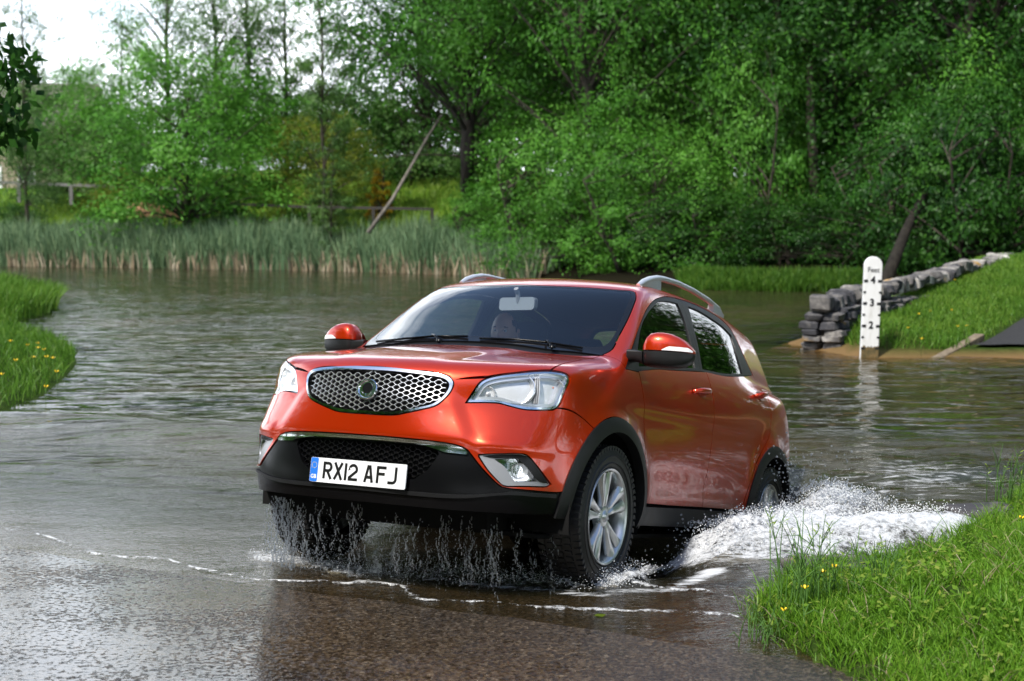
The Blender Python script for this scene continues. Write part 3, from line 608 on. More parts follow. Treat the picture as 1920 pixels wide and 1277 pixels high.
frame = sym([wsT, [wsT[-1], apil[0]], apil, [apil[-1], (-.20, .80, 1.105), dlo[0]], dlo, d3, [d3[-1], (WX + RO * math.cos(.10), .86, WZ + RO * math.sin(.10))], arc(WX, WZ, RO, 5.8, 174), rear_edge])
panel('roof_and_side_frame', frame, [], lng, .02, paint, car)
# tailgate and rear bumper (hidden from the front)
tgw = sym([[(-3.2, 0, 1.47), (-3.2, .35, 1.455), (-3.2, .50, 1.42)], [(-3.2, .50, 1.42), (-3.3, .60, 1.20), (-3.3, .62, 1.14)], [(-3.3, .62, 1.14), (-3.3, 0, 1.12)]])
tgo = sym([[(-3, 0, 1.545), (-3, .40, 1.53), (-3, .52, 1.50)], [(-3, .52, 1.50), (-3.05, .60, 1.37), (-3.1, .70, 1.16), (-3.2, .76, 1.0), (-3.2, .77, .62)], [(-3.2, .77, .62), (-3.4, 0, .62)]])
tg = panel('tailgate', tgo, [tgw], rea, .03, paint, car)
panel('rear_window', tgw, [], rea, .04, g_priv, tg, off=-.004, lip=0, gap=0)
panel('rear_bumper', sym([[(-3.4, 0, .612), (-3.2, .77, .612)], [(-3.2, .77, .612), (-3.2, .78, .33)], [(-3.2, .78, .33), (-3.4, 0, .33)]]), [], rea, .03, m_matte, car)

# window frames and glass
fgl = [[(-.41, .825, 1.122), (-.457, .787, 1.224), (-.585, .745, 1.351), (-.763, .709, 1.45), (-.97, .674, 1.531), (-1.10, .66, 1.557), (-1.22, .655, 1.572), (-1.345, .650, 1.580)], [(-1.345, .650, 1.580), (-1.362, .70, 1.47), (-1.35, .755, 1.326), (-1.322, .797, 1.204)], [(-1.322, .797, 1.204), (-.9, .81, 1.168), (-.65, .818, 1.148), (-.41, .825, 1.122)]]
rgl = [[(-1.535, .645, 1.588), (-1.738, .646, 1.588), (-1.971, .658, 1.566), (-2.15, .668, 1.54), (-2.282, .673, 1.505)], [(-2.282, .673, 1.505), (-2.262, .726, 1.384), (-2.275, .765, 1.262)], [(-2.275, .765, 1.262), (-1.893, .79, 1.228), (-1.45, .80, 1.213)], [(-1.45, .80, 1.213), (-1.475, .751, 1.339), (-1.495, .702, 1.465), (-1.535, .645, 1.588)]]
bp = [(-1.43, .628, 1.616), (-1.435, .69, 1.48), (-1.435, .75, 1.34), (-1.40, .80, 1.193)]
wf = [dlo[:7] + [bp[0]], bp, [bp[-1], belt[3], belt[2], belt[1], belt[0]]]
wr = [[bp[0]] + dlo[7:], belt[:4:-1] + [(-1.40, .80, 1.193)], bp[::-1]]
for s, (a, b) in enumerate(zip(fdoor, rdoor)):
    for nm, lo, gl, door, gm in (('front', wf, fgl, a, g_side), ('rear', wr, rgl, b, g_priv)):
        ls, gs = (lo, gl) if s == 0 else (mirror_loop(lo), mirror_loop(gl))
        panel('window_frame', ls, [gs], lng, .02, m_matte, door, off=-.002, lip=.02, gap=.001)
        panel('window_pane', gs, [], lng, .03, gm, door, off=-.009, lip=0, gap=-.003)
    # bright strip under the glass, handle and a flat disc painted dark for the recess's shade
    sg = 1 if s == 0 else -1
    for door, px, pz, ln in ((a, (-1.17, -1.42), (1.055, 1.070), .03), (b, (-2.38, -2.62), (1.130, 1.150), .03)):
        q = np.array([[x, z] for x, z in zip(np.linspace(*px, 9), np.linspace(*pz, 9))]); S, n, _ = sid.surf(q)
        k = np.sin(np.linspace(0, math.pi, 9)); hp = S + n * (.004 + .036 * np.clip(k * 2.2, 0, 1))[:, None]
        hm = MB(); hm.tube(hp * [1, sg, 1], .011 + .007 * k, 10, flat=.75)
        h_ = hm.build('door_handle', paint, door)
        c, n = S[5], n[5]; cup = MB()
        R3 = np.stack([[-1, 0, 0], np.cross(n, [-1, 0, 0]), n], 1)
        V = [c + R3 @ np.array([.075 * math.cos(t) * r, .034 * math.sin(t) * r, .0025 - .0 * r]) for r in (1, .75) for t in np.linspace(0, 2 * math.pi, 25)[:-1]]
        V.append(c + n * .0015); F = [(i, (i + 1) % 24, 24 + (i + 1) % 24, 24 + i) for i in range(24)] + [(24 + i, 24 + (i + 1) % 24, 48) for i in range(24)]
        cup.add(np.array(V) * [1, sg, 1], F); cup.build('recess_shade', mat('recess_shade_paint', (.16, .012, .003), .3) if 'recess_shade_paint' not in MATS else MATS['recess_shade_paint'], door)

# windscreen with its black band, cowl and wipers
wsO = sym([wsT, [wsT[-1], apil[0]], apil, [apil[-1], (-.10, .60, 1.158), (-.045, .445, 1.163), (-.008, .187, 1.175), (.0, 0, 1.176)]])
wsI = sym([[(-.575, 0, 1.556), (-.578, .146, 1.556), (-.60, .28, 1.554), (-.64, .42, 1.549), (-.69, .545, 1.545)], [(-.69, .545, 1.545), (-.715, .58, 1.535), (-.70, .605, 1.522)], [(-.70, .605, 1.522), (-.57, .640, 1.44), (-.43, .665, 1.335), (-.33, .678, 1.258), (-.235, .670, 1.195), (-.185, .62, 1.178)], [(-.185, .62, 1.178), (-.10, .445, 1.190), (-.065, .187, 1.202), (-.058, 0, 1.204)]])
panel('windscreen_surround', wsO, [wsI], lng, .018, m_gloss, car, off=-.001, lip=.012, gap=.002)
panel('windscreen', wsI, [], lng, .03, g_ws, car, off=-.002, lip=0, gap=-.002)
cow = sym([[(.092, 0, 1.16), (.087, .2, 1.159), (.052, .40, 1.157), (-.028, .60, 1.152), (-.133, .715, 1.138)], [(-.133, .715, 1.138), (-.15, .722, 1.146)], [(-.15, .722, 1.146), (-.10, .60, 1.158), (-.045, .445, 1.163), (-.008, .187, 1.175), (.0, 0, 1.176)]])
panel('cowl_panel', cow, [], top, .02, m_matte, car, off=-.012, lip=.02, gap=-.004)
def wiper(p0, pts):
    w = MB(); P, n = on(lng, pts, .009); w.tube(P, .0045, 6); P2, _ = on(lng, pts, .004); w.tube(P2, .003, 6)
    mid = P[len(P) // 2]; q = np.array([p0, np.array(p0) * .5 + mid * .5 + [.01, 0, .018], mid + [0, 0, .008]]); w.tube(q, [.008, .006, .005], 8); w.lathe([(.0, .02), (.016, .018), (.018, 0)], 12, p0)
    return w.build('wiper', m_black, car)
wiper((.05, -.12, 1.165), [(-.13, -.62, 1.165), (-.07, -.42, 1.185), (-.045, -.22, 1.195), (-.035, 0, 1.2)])
wiper((-.02, .50, 1.160), [(-.02, .08, 1.19), (-.055, .27, 1.19), (-.09, .42, 1.185), (-.14, .60, 1.165)])

# black lower front: insert, chrome strip, mesh, fog lamps
blk = sym([[(.87, 0, .637), (.87, .10, .637), *orlow[::-1][2:]], [orlow[0], (.478, .84, .40), (.48, .84, .345)], [(.48, .84, .345), (.60, .77, .335), (.76, .55, .328), (.82, .3, .326), (.83, 0, .326)]])
msh = sym([[(.87, 0, .606), (.868, .16, .606), (.858, .29, .603), (.850, .35, .599), (.846, .380, .590)], [(.846, .380, .590), (.845, .388, .577), (.854, .367, .537), (.862, .339, .495), (.869, .300, .468)], [(.869, .300, .468), (.871, .26, .455), (.873, 0, .452)]])
ins = panel('lower_bumper_insert', blk, [msh], cyl, .016, m_black, car, off=-.006, lip=.03)
chs = sym([[(.87, 0, .636), (.87, .10, .636), *[(x, y, z - .001) for x, y, z in orlow[:7:-1][2:]]], [(.810, .512, .604), (.808, .525, .590), (.81, .515, .582)], [(.81, .515, .582), (.835, .42, .585), (.846, .385, .594), (.857, .295, .612), (.868, .16, .616), (.872, 0, .617)]])
panel('chrome_trim', chs, [], cyl, .014, m_chrome, ins, off=.004, lip=.014, gap=.0015)
panel('splitter_edge', sym([[(.87, 0, .40), (.82, .45, .40), (.74, .66, .425), (.70, .70, .437)], [(.70, .70, .437), (.60, .77, .436), (.50, .83, .436)], [(.50, .83, .436), (.50, .83, .420)], [(.50, .83, .420), (.60, .78, .420), (.72, .68, .418), (.82, .45, .384), (.87, 0, .384)]]), [], cyl, .016, m_matte, ins, off=.004, lip=.012, gap=0)
def inpoly(pts, segs, pj):
    return pip(pj.to2(pts), dense(segs, pj, .01))
def lattice(name, segs, w, h, bar, dep, off, m, parent, dback):
    lp = dense(segs, fro, .01); a, b = lp.min(0), lp.max(0); mb = MB(); nrow = int((b[1] - a[1]) / h) + 4; ncol = int((b[0] - a[0]) / w) + 4
    zc = (a[1] + b[1]) / 2
    # brick-offset flattened hexagons: rows two cells apart share their top edges
    E = []
    W2 = w / 2
    for r in range(-nrow, nrow):
        for c in range(-ncol, ncol):
            cx = c * w + (W2 if r % 2 else 0); cz = zc + r * h
            t = w * .12
            E += [((cx - t, cz), (cx + t, cz)), ((cx + t, cz), (cx + W2 - t, cz + h)), ((cx - t, cz), (cx - W2 + t, cz + h))]
    E = np.array(E); mid = E.mean(1); k = pip(mid, lp) & pip(E[:, 0] * .9 + mid * .1, lp) & pip(E[:, 1] * .9 + mid * .1, lp); E = E[k]
    P, n, ok = fro.surf(E.reshape(-1, 2)); P = (P + n * off).reshape(-1, 2, 3); n = n.reshape(-1, 2, 3)
    for (p, q), (m0, m1) in zip(P, n):
        d = q - p; ln = np.linalg.norm(d)
        if ln < 1e-5: continue
        d /= ln; s = np.cross(m0, d); s /= np.linalg.norm(s) + 1e-9; p = p - d * bar * .4; q = q + d * bar * .4
        V = [p - s * bar - m0 * dep, p - s * bar * .6, p + s * bar * .6, p + s * bar - m0 * dep, q - s * bar - m1 * dep, q - s * bar * .6, q + s * bar * .6, q + s * bar - m1 * dep]
        mb.add(V, [(0, 1, 5, 4), (1, 2, 6, 5), (2, 3, 7, 6)])
    o = mb.build(name, m, parent, smooth=False)
    return o
gr = sym([grille])
gin_half = [(x, y * .948, .848 + (z - .850) * .845) for x, y, z in grille]
gin = sym([gin_half])
gfr = panel('grille_frame', gr, [gin], cyl, .010, m_chrome, car, off=.007, lip=.024, gap=.002)
lattice('grille_mesh', gin, .056, .0118, .0017, .012, -.004, m_meshc, gfr, .03)
panel('grille_backing', gr, [], cyl, .03, m_dark, gfr, off=-.035, lip=0, gap=0)
# round emblem: ring, dark pear-shaped centre with two small tails
ec, en = on(fro, [(.84, 0, .846)], .006); ec, en = ec[0], en[0]
eu = np.array([0, 1, 0.]); ev = np.cross(en, eu) * 1.0
EM = np.stack([eu, ev if ev[2] > 0 else -ev, en], 1)
em = MB()
V = []
for i in range(40):
    t = 2 * math.pi * i / 40
    for r, d in ((.051, .0), (.051, .008), (.048, .011), (.044, .011), (.041, .006), (.039, .004)): V.append(ec + EM @ np.array([r * 1.06 * math.cos(t), r * math.sin(t), d]))
F = [(i * 6 + j, ((i + 1) % 40) * 6 + j, ((i + 1) % 40) * 6 + j + 1, i * 6 + j + 1) for i in range(40) for j in range(5)]
V.append(ec + EM @ np.array([0, 0, .004])); F += [(i * 6 + 5, ((i + 1) % 40) * 6 + 5, len(V) - 1) for i in range(40)]
em.add(V, F); emb = em.build('emblem', m_chrome, gfr); auto_smooth(emb)
def plate_poly(pts, z0, z1, M3, o):
    n = len(pts); V = [o + M3 @ np.array([x, y, z]) for z in (z1, z0) for x, y in pts]
    return V, [tuple(range(n))] + [(i, n + i, n + (i + 1) % n, (i + 1) % n) for i in range(n)]
c1 = [(.027 * math.cos(t), .007 + .025 * math.sin(t)) for t in np.linspace(-.30 * math.pi, 1.30 * math.pi, 24)] + [(-.010, -.024), (0, -.018), (.010, -.024)]
mb = MB(); mb.add(*plate_poly(c1, .003, .007, EM, ec)); mb.build('emblem_badge', m_gloss, emb, smooth=False)
mb = MB()
for s in (-1, 1):
    mb.add(*plate_poly([(s * .002, -.021), (s * .016, -.022), (s * .026, -.013), (s * .020, -.025), (s * .008, -.031), (s * .002, -.029)][::s], .003, .0085, EM, ec))
mb.build('emblem_wings', m_chrome, emb, smooth=False)
lattice('lower_mesh', msh, .052, .0125, .0020, .014, -.012, m_gloss, ins, .03)
panel('lower_mesh_backing', msh, [], cyl, .03, m_dark, ins, off=-.045, lip=0, gap=-.01)

def fog(s):
    f_ = (lambda z: z) if s > 0 else mirror_loop
    lens = [[(.757, .640, .572), (.70, .714, .581), (.682, .730, .575)], [(.682, .730, .575), (.650, .758, .541), (.607, .783, .490)], [(.607, .783, .490), (.65, .755, .486), (.692, .725, .481)], [(.692, .725, .481), (.705, .712, .492), (.735, .68, .545), (.757, .640, .572)]]
    bz = panel('fog_lamp_bezel', f_(fogb), [f_(lens)], cyl, .012, m_grey, car, off=-.008, lip=.03)
    up = [[(.784, .585, .584), (.74, .66, .596), (.683, .728, .602)], [(.683, .728, .602), (.655, .75, .594), (.615, .779, .556), (.545, .812, .482)], [(.545, .812, .482), (.60, .787, .492), (.655, .756, .545), (.69, .725, .582)], [(.69, .725, .582), (.72, .69, .583), (.765, .625, .578), (.784, .585, .584)]]
    panel('bezel_shade', f_(up), [], cyl, .012, m_black, bz, off=-.005, lip=.01, gap=0)
    L1 = panel('fog_lamp', f_(lens), [], cyl, .012, m_chrome, bz, off=-.035, lip=0, gap=0)
    me = L1.data
    R = MB(); c, n = on(cyl, [(.675, .737 * s, .53)], -.034); c, n = c[0], n[0]; n = np.array([.85, .5 * s, 0]); n /= np.linalg.norm(n)
    a = np.cross([0, 0, 1], n); a /= np.linalg.norm(a); b = np.cross(n, a); M3 = np.stack([a, b, n], 1)
    V = [c + M3 @ np.array([r * math.cos(t), r * math.sin(t), d]) for r, d in ((.036, .014), (.031, .002), (.020, -.006), (.008, -.008)) for t in np.linspace(0, 2 * math.pi, 25)[:-1]]
    R.add(V, [(k * 24 + i, k * 24 + (i + 1) % 24, (k + 1) * 24 + (i + 1) % 24, (k + 1) * 24 + i) for k in range(3) for i in range(24)]); R.build('reflector', m_silver, L1)
    B_ = MB(); B_.lathe([(0, .01), (.005, .008), (.006, .0), (0, -.004)], 10, c + n * -.004); B_.build('bulb', m_silver, L1)
    panel('fog_lamp_lens', f_(lens), [], cyl, .012, g_lens, bz, off=-.007, lip=0, gap=-.002)
fog(1); fog(-1)

# headlights
m_house = mat('headlamp_housing', (.80, .81, .83), .25, .35)
m_refl = mat('lamp_reflector', (.85, .86, .88), .14, .75)
def headlight(s):
    f_ = (lambda z: z) if s > 0 else mirror_loop
    g = f_(HL); root = panel('headlight', g, [], cyl, .014, m_house, car, off=-.040, lip=0, gap=.004)
    cen = np.mean([p for sg in HL for p in sg], 0) * [1, s, 1]
    def shr(k, dz=0): return f_([[tuple(np.array(p) * (1 - k) + (np.mean([q for h in HL for q in h], 0) + [0, 0, dz]) * k) for p in sg] for sg in HL])
    panel('headlight_rim', g, [('in', g, .014)], cyl, .008, m_chrome, root, off=-.006, lip=.034, gap=.005)
    panel('headlight_bezel', g, [('in', g, .030)], cyl, .008, m_silver, root, off=-.018, lip=.03, gap=.0145)
    def bowl(px, r, dep, ax, flute, bulb, m):
        c = np.array(px) * [1, s, 1]; ax = np.array(ax) * [1, s, 1]; ax = ax / np.linalg.norm(ax)
        a = np.cross([0, 0, 1], ax); a /= np.linalg.norm(a); b = np.cross(ax, a); M3 = np.stack([a, b, ax], 1); R = MB(); n = 72
        pr = [(r * 1.10, -.012), (r * 1.08, .004), (r, .004)] + [(r * q, -dep * (1 - q * q)) for q in (.97, .88, .76, .62, .46, .30, .16)]
        V = [c + M3 @ np.array([q * math.cos(t), q * math.sin(t) * .92, d + (flute * math.cos(q * math.cos(t) * 2 * math.pi / .0105) if 2 < k < 9 and flute else 0)]) for k, (q, d) in enumerate(pr) for t in np.linspace(0, 2 * math.pi, n + 1)[:-1]]
        R.add(V, [(k * n + i, k * n + (i + 1) % n, (k + 1) * n + (i + 1) % n, (k + 1) * n + i) for k in range(len(pr) - 1) for i in range(n)])
        o = R.build('reflector', m, root); B_ = MB(); B_.lathe([(0, .030), (.006, .028), (.010, .018), (.012, .0), (.014, -.01), (0, -.012)], 14)
        Vb = np.array(B_.v) @ M3.T + c - ax * dep * .75; mk('bulb', Vb, B_.f, bulb, o)
    bowl((.605, .640, .905), .078, .040, (1, .30, .22), .0018, m_silver, m_refl)
    bowl((.468, .752, .925), .052, .030, (1, .62, .22), 0, m_amber, m_refl)
    bowl((.690, .535, .868), .034, .022, (1, .2, .02), 0, m_clearw, m_silver)
    # lower chrome shelf and vertical fins between the bowls
    sh = MB()
    for y0, y1, z in ((.52, .79, .838), (.56, .79, .829)):
        P, n = on(cyl, [(.6, y, z + .004 * math.sin(6 * y)) for y in np.linspace(y0, y1, 12)], -.012); Q = P - n * .05
        V = np.vstack([P, Q]) * [1, s, 1]; sh.add(V, [(i, i + 1, 13 + i, 12 + i) for i in range(11)])
    sh.build('light_shelf', m_silver, root)
    fn = MB()
    for y in (.693, .706, .719):
        P, n = on(cyl, [(.55, y + .006 * math.sin(k), z) for k, z in zip(np.linspace(0, 3, 8), np.linspace(.845, .985, 8))], -.014); Q = P - n * .045
        V = np.vstack([P, Q]) * [1, s, 1]; fn.add(V, [(i, i + 1, 9 + i, 8 + i) for i in range(7)])
    fn.build('light_fin', m_clearw, root)
    panel('headlight_lens', g, [], cyl, .012, g_lens, root, off=.001, lip=0, gap=.003)
headlight(1); headlight(-1)

# wheel arch trims, sills
def arch_trim(cx, a0, a1, y):
    ring = [arc(cx, WZ, RO + .002, a0, a1, y, 22), [(cx + RO * math.cos(math.radians(a1)), y, WZ + RO * math.sin(math.radians(a1))), (cx + RI * math.cos(math.radians(a1)), y, WZ + RI * math.sin(math.radians(a1)))], arc(cx, WZ, RI, a1, a0, y, 22), [(cx + RI * math.cos(math.radians(a0)), y, WZ + RI * math.sin(math.radians(a0))), (cx + RO * math.cos(math.radians(a0)), y, WZ + RO * math.sin(math.radians(a0)))]]
    return panel('wheel_arch_trim', ring, [], sid, .016, m_matte, car, pair=True, off=.007, lip=.05, gap=0)
arch_trim(0, -2, 187, .88); arch_trim(WX, -5, 182, .88)
sill = [[(-.44, .86, .402), (-1.4, .86, .398), (-2.19, .85, .388)], [(-2.19, .85, .388), (-2.20, .85, .285)], [(-2.20, .85, .285), (-1.3, .84, .290), (-.46, .85, .300)], [(-.46, .85, .300), (-.42, .86, .340), (-.44, .86, .402)]]
panel('sill', sill, [], sid, .02, m_matte, car, pair=True, off=.004, lip=.05)
# underside, wheel wells, engine bay floor
ub = MB(); ub.box((-1.32, 0, .30), (3.5, 1.05, .10)); ub.box((.48, 0, .36), (.40, 1.16, .10)); ub.box((-1.32, 0, .34), (1.72, 1.62, .08)); ub.box((-3.05, 0, .40), (.5, 1.4, .12))
ub.box((-1.3, 0, .235), (3.5, 1.46, .02)); ub.box((.45, 0, .28), (.34, 1.10, .06)); ub.box((.38, 0, .70), (.06, 1.25, .5)); ub.box((-.46, 0, .62), (.03, 1.64, .62)); ub.box((-2.16, 0, .58), (.03, 1.62, .40)); ub.box((-3.05, 0, .7), (.05, 1.3, .5))
ub.tube([(0, -.75, .33), (0, .75, .33)], .035, 10); ub.tube([(-2.65, -.75, .33), (-2.65, .75, .33)], .05, 10); ub.tube([(.1, -.4, .28), (.05, 0, .25), (.1, .4, .28)], .04, 8)
ub.build('underbody', m_dark, car, smooth=False)
for cx in (0, WX):
    for s in (-1, 1):
        w = MB(); n = 20; V = []
        for t in np.radians(np.linspace(-12, 192, n)):
            for y in (.87, .50): V.append((cx + .43 * math.cos(t), s * (y - .012 * 0), WZ + .43 * math.sin(t)))
        F = [(2 * i, 2 * i + 2, 2 * i + 3, 2 * i + 1) for i in range(n - 1)]; V.append((cx, s * .50, WZ)); F += [(2 * i + 1, 2 * i + 3, len(V) - 1) for i in range(n - 1)]
        w.add(V, F); w.build('wheel_well', m_dark, car)

# wheels
def wheel(cx, s, rot):
    C0 = np.array([cx, s * .775, .345])
    T = MB(); hw = .1125
    prof = [(.232, -.095), (.245, -.108), (.28, -.116), (.312, -.112), (.330, -.103), (.338, -.090), (.341, -.05), (.3415, 0), (.341, .05), (.338, .090), (.330, .103), (.312, .112), (.28, .116), (.245, .108), (.232, .095)]
    T.lathe(prof, 64, C0, 'y')
    nb = 64
    for k in range(nb):
        for row, (yy, wd, rr, ph) in enumerate(((.092, .034, .339, 0), (.046, .032, .343, .5), (0, .03, .3435, .2), (-.046, .032, .343, .5), (-.092, .034, .339, 0))):
            t = 2 * math.pi * (k + ph) / nb; er = np.array([math.cos(t), 0, math.sin(t)]); et = np.array([-math.sin(t), 0, math.cos(t)]); ey = np.array([0, 1., 0])
            tl = .25 * (1 if abs(yy) > .08 else -1) * (1 if yy > 0 else -1); ta = et * math.cos(tl) + ey * math.sin(tl) * .6
            T.box(C0 + er * rr + ey * yy, (.022, wd, .011), np.stack([ta, ey, er], 1))
        t = 2 * math.pi * k / nb; er = np.array([math.cos(t), 0, math.sin(t)]); et = np.array([-math.sin(t), 0, math.cos(t)])
        for sd_ in (-1, 1): T.box(C0 + er * .326 + np.array([0, sd_ * .104, 0]), (.020, .008, .024), np.stack([et, [0, 1, 0], er], 1))
    # raised rings on the side wall
    for rr in (.262, .296): T.lathe([(rr - .004, s * .1135), (rr, s * .1185), (rr + .004, s * .1135)], 64, C0, 'y')
    w = T.build('wheel', m_rubber, car); auto_smooth(w, 30)
    R = MB(); R.lathe([(.231, .098), (.236, .104), (.233, .110), (.226, .108), (.219, .098), (.213, .082), (.207, .045), (.203, -.06), (.21, -.09)], 64, C0 * [1, 1, 1], 'y') if s > 0 else R.lathe([(.231, -.098), (.236, -.104), (.233, -.110), (.226, -.108), (.219, -.098), (.213, -.082), (.207, -.045), (.203, .06), (.21, .09)], 64, C0, 'y')
    rim = R.build('rim', m_silver, w); auto_smooth(rim, 50)
    S = MB()
    rr = np.array([.040, .062, .085, .110, .140, .170, .198, .216])
    for k in range(5):
        for sd_ in (-1, 1):
            a0 = 2 * math.pi * k / 5 + rot
            cenl = np.array([.0145, .0140, .0165, .0205, .0265, .0335, .0405, .0450]) * sd_       # centre offset of the blade from the spoke axis
            hw_ = np.array([.0145, .0140, .0160, .0185, .0225, .0275, .0325, .0360])
            yo = np.array([.080, .086, .089, .090, .091, .093, .096, .100])
            V = []
            for r, c, h, y in zip(rr, cenl, hw_, yo):
                for q, dy in ((-1, -.020), (-1, -.006), (-.45, .003), (.45, .003), (1, -.006), (1, -.020)):
                    tx = c + q * h; y2 = y + dy - (.007 if q * sd_ > .9 else 0)
                    a = a0; V.append(C0 + np.array([r * math.cos(a) - tx * math.sin(a), s * y2, r * math.sin(a) + tx * math.cos(a)]))
            S.add(V, [(i * 6 + j, i * 6 + (j + 1) % 6, (i + 1) * 6 + (j + 1) % 6, (i + 1) * 6 + j) for i in range(7) for j in range(6)])
    S.lathe([(.0, s * .098), (.018, s * .098), (.026, s * .094), (.030, s * .088), (.046, s * .087), (.060, s * .080), (.064, s * .05)], 40, C0, 'y')
    sp = S.build('spokes', m_silver, rim); auto_smooth(sp, 40)
    H = MB(); H.lathe([(.0, s * .0995), (.021, s * .0985), (.023, s * .094)], 24, C0, 'y'); H.build('hub_cap', m_silver, rim)
    for k in range(5):
        K = MB(); a = 2 * math.pi * (k + .5) / 5 + rot; K.lathe([(.0, s * .084), (.009, s * .087), (.010, s * .070)], 10, C0 + np.array([.050 * math.cos(a), 0, .050 * math.sin(a)]), 'y')
        K.build('wheel_nut', m_grey, rim)
    D = MB(); D.lathe([(.06, s * .02), (.15, s * .02), (.152, s * .01), (.152, -s * .01)], 40, C0, 'y'); D.lathe([(0, -s * .02), (.205, -s * .02)], 32, C0, 'y'); D.build('brake_disc', m_dark, rim)
for cx, s, r in ((0, 1, 1.45), (0, -1, .9), (WX, 1, .6), (WX, -1, .2)): wheel(cx, s, r)

# number plate
pl = empty('number_plate', None, None); pl.parent = car
PX, PZ = .891, .460
PM = np.stack([[0, 1, 0], [-.02, 0, 1], [1, 0, .02]], 1); PO = np.array([PX, 0, PZ])
def rrect(x0, x1, y0, y1, r, n=4):
    P = []
    for cx, cy, a in ((x1 - r, y1 - r, 0), (x0 + r, y1 - r, 90), (x0 + r, y0 + r, 180), (x1 - r, y0 + r, 270)):
        P += [(cx + r * math.cos(math.radians(a + 90 * k / n)), cy + r * math.sin(math.radians(a + 90 * k / n))) for k in range(n + 1)]
    return P
mb = MB(); mb.add(*plate_poly(rrect(-.262, .262, -.0565, .0565, .008), -.004, .003, PM, PO)); mb.build('plate_board', m_plate, pl, smooth=False)
mb = MB(); mb.add(*plate_poly(rrect(-.261, -.219, -.0555, .0555, .007), .003, .0036, PM, PO)); mb.build('country_band', m_blue, pl, smooth=False)
mb = MB()
for k in range(12):
    a = 2 * math.pi * k / 12; c = (-.240 + .0135 * math.cos(a), .021 + .0135 * math.sin(a))
    mb.add(*plate_poly([(c[0] + (.0026 if i % 2 == 0 else .0011) * math.sin(math.pi * i / 5), c[1] + (.0026 if i % 2 == 0 else .0011) * math.cos(math.pi * i / 5)) for i in range(10)][::-1], .0036, .0042, PM, PO))
mb.build('star_ring', m_yellow, pl, smooth=False)
def text_mesh(body_, size, bold=0.0, ext=0.0, align='CENTER'):
    c = bpy.data.curves.new('lettering', 'FONT'); c.body = body_; c.size = size; c.offset = bold; c.extrude = ext; c.align_x = align; c.resolution_u = 3
    o = bpy.data.objects.new('lettering', c); COL.objects.link(o); dg = bpy.context.evaluated_depsgraph_get(); me = bpy.data.meshes.new_from_object(o.evaluated_get(dg))
    V = np.array([v.co[:] for v in me.vertices]); F = [tuple(p.vertices) for p in me.polygons]; bpy.data.objects.remove(o); return V, F
V, F = text_mesh('GB', .026, .0006); V = V * [.95, 1, 1]
mk('country_letters', (V + [-.240, -.040, .0042]) @ PM.T + PO, F, m_plate, pl, smooth=False)
def stroke(pts, w, closed=False):
    p = np.array(pts, float); n = len(p); t = np.gradient(p, axis=0); out = []
    t0 = np.vstack([p[1] - p[0], p[1:] - p[:-1]]); t1 = np.vstack([p[1:] - p[:-1], p[-1] - p[-2]])
    n0 = np.stack([-t0[:, 1], t0[:, 0]], 1) / np.linalg.norm(t0, axis=1)[:, None]; n1 = np.stack([-t1[:, 1], t1[:, 0]], 1) / np.linalg.norm(t1, axis=1)[:, None]
    m = n0 + n1; m /= np.linalg.norm(m, axis=1)[:, None]; m = m / np.maximum((m * n0).sum(1), .5)[:, None] * w / 2
    return [(p[i] + m[i], p[i + 1] + m[i + 1], p[i + 1] - m[i + 1], p[i] - m[i]) for i in range(n - 1)]
def arcp(cx, cy, rx, ry, a0, a1, n=8): return [(cx + rx * math.cos(math.radians(a)), cy + ry * math.sin(math.radians(a))) for a in np.linspace(a0, a1, n)]
sw = .0135; Wg, Hg = .052, .079; x0, x1, y0, y1 = sw / 2, Wg - sw / 2, sw / 2, Hg - sw / 2; ym = .040
GL = {'R': [[(x0, 0), (x0, Hg)], [(x0, y1)] + arcp(x1 - .016, (y1 + ym - .002) / 2, .016, (y1 - ym + .002) / 2, 90, -90) + [(x0, ym - .002)], [(.024, ym - .002), (Wg - .005, 0)]],
      'X': [[(.006, 0), (Wg - .006, Hg)], [(.006, Hg), (Wg - .006, 0)]], '1': [[(.0, 0), (.0, Hg)]],
      '2': [[(x0 + .001, Hg - .022)] + arcp(.026, Hg - .026, .0195, .0193, 170, -25, 10) + [(x0, .015), (x0, y0), (Wg, y0)]],
      'A': [[(.006, 0), (.0225, Hg)], [(Wg - .006, 0), (Wg - .0225, Hg)], [(.019, Hg - sw / 2), (Wg - .019, Hg - sw / 2)], [(.012, .024), (Wg - .012, .024)]],
      'F': [[(x0, 0), (x0, Hg)], [(x0, y1), (Wg, y1)], [(x0, .043), (Wg - .007, .043)]],
      'J': [[(x1, Hg)] + arcp(x1 - .018, .024, .018, .024 - sw / 2, 0, -90, 8) + [(x0 - .003, y0)]]}
for ch, cx in (('R', -.190), ('X', -.131), ('1', -.064), ('2', -.049), ('A', .037), ('F', .104), ('J', .163)):
    mb = MB()
    for z_, st in enumerate(GL[ch]):
        zz = .0038 + .0003 * z_ + (.0002 if ch in 'XJ' else 0)
        for qd in stroke(st, sw): mb.add([PO + PM @ np.array([cx + x, y - .0395 + .001, zz]) for x, y in qd], [(0, 3, 2, 1)])
    mb.build('plate_character', m_char, pl, smooth=False)

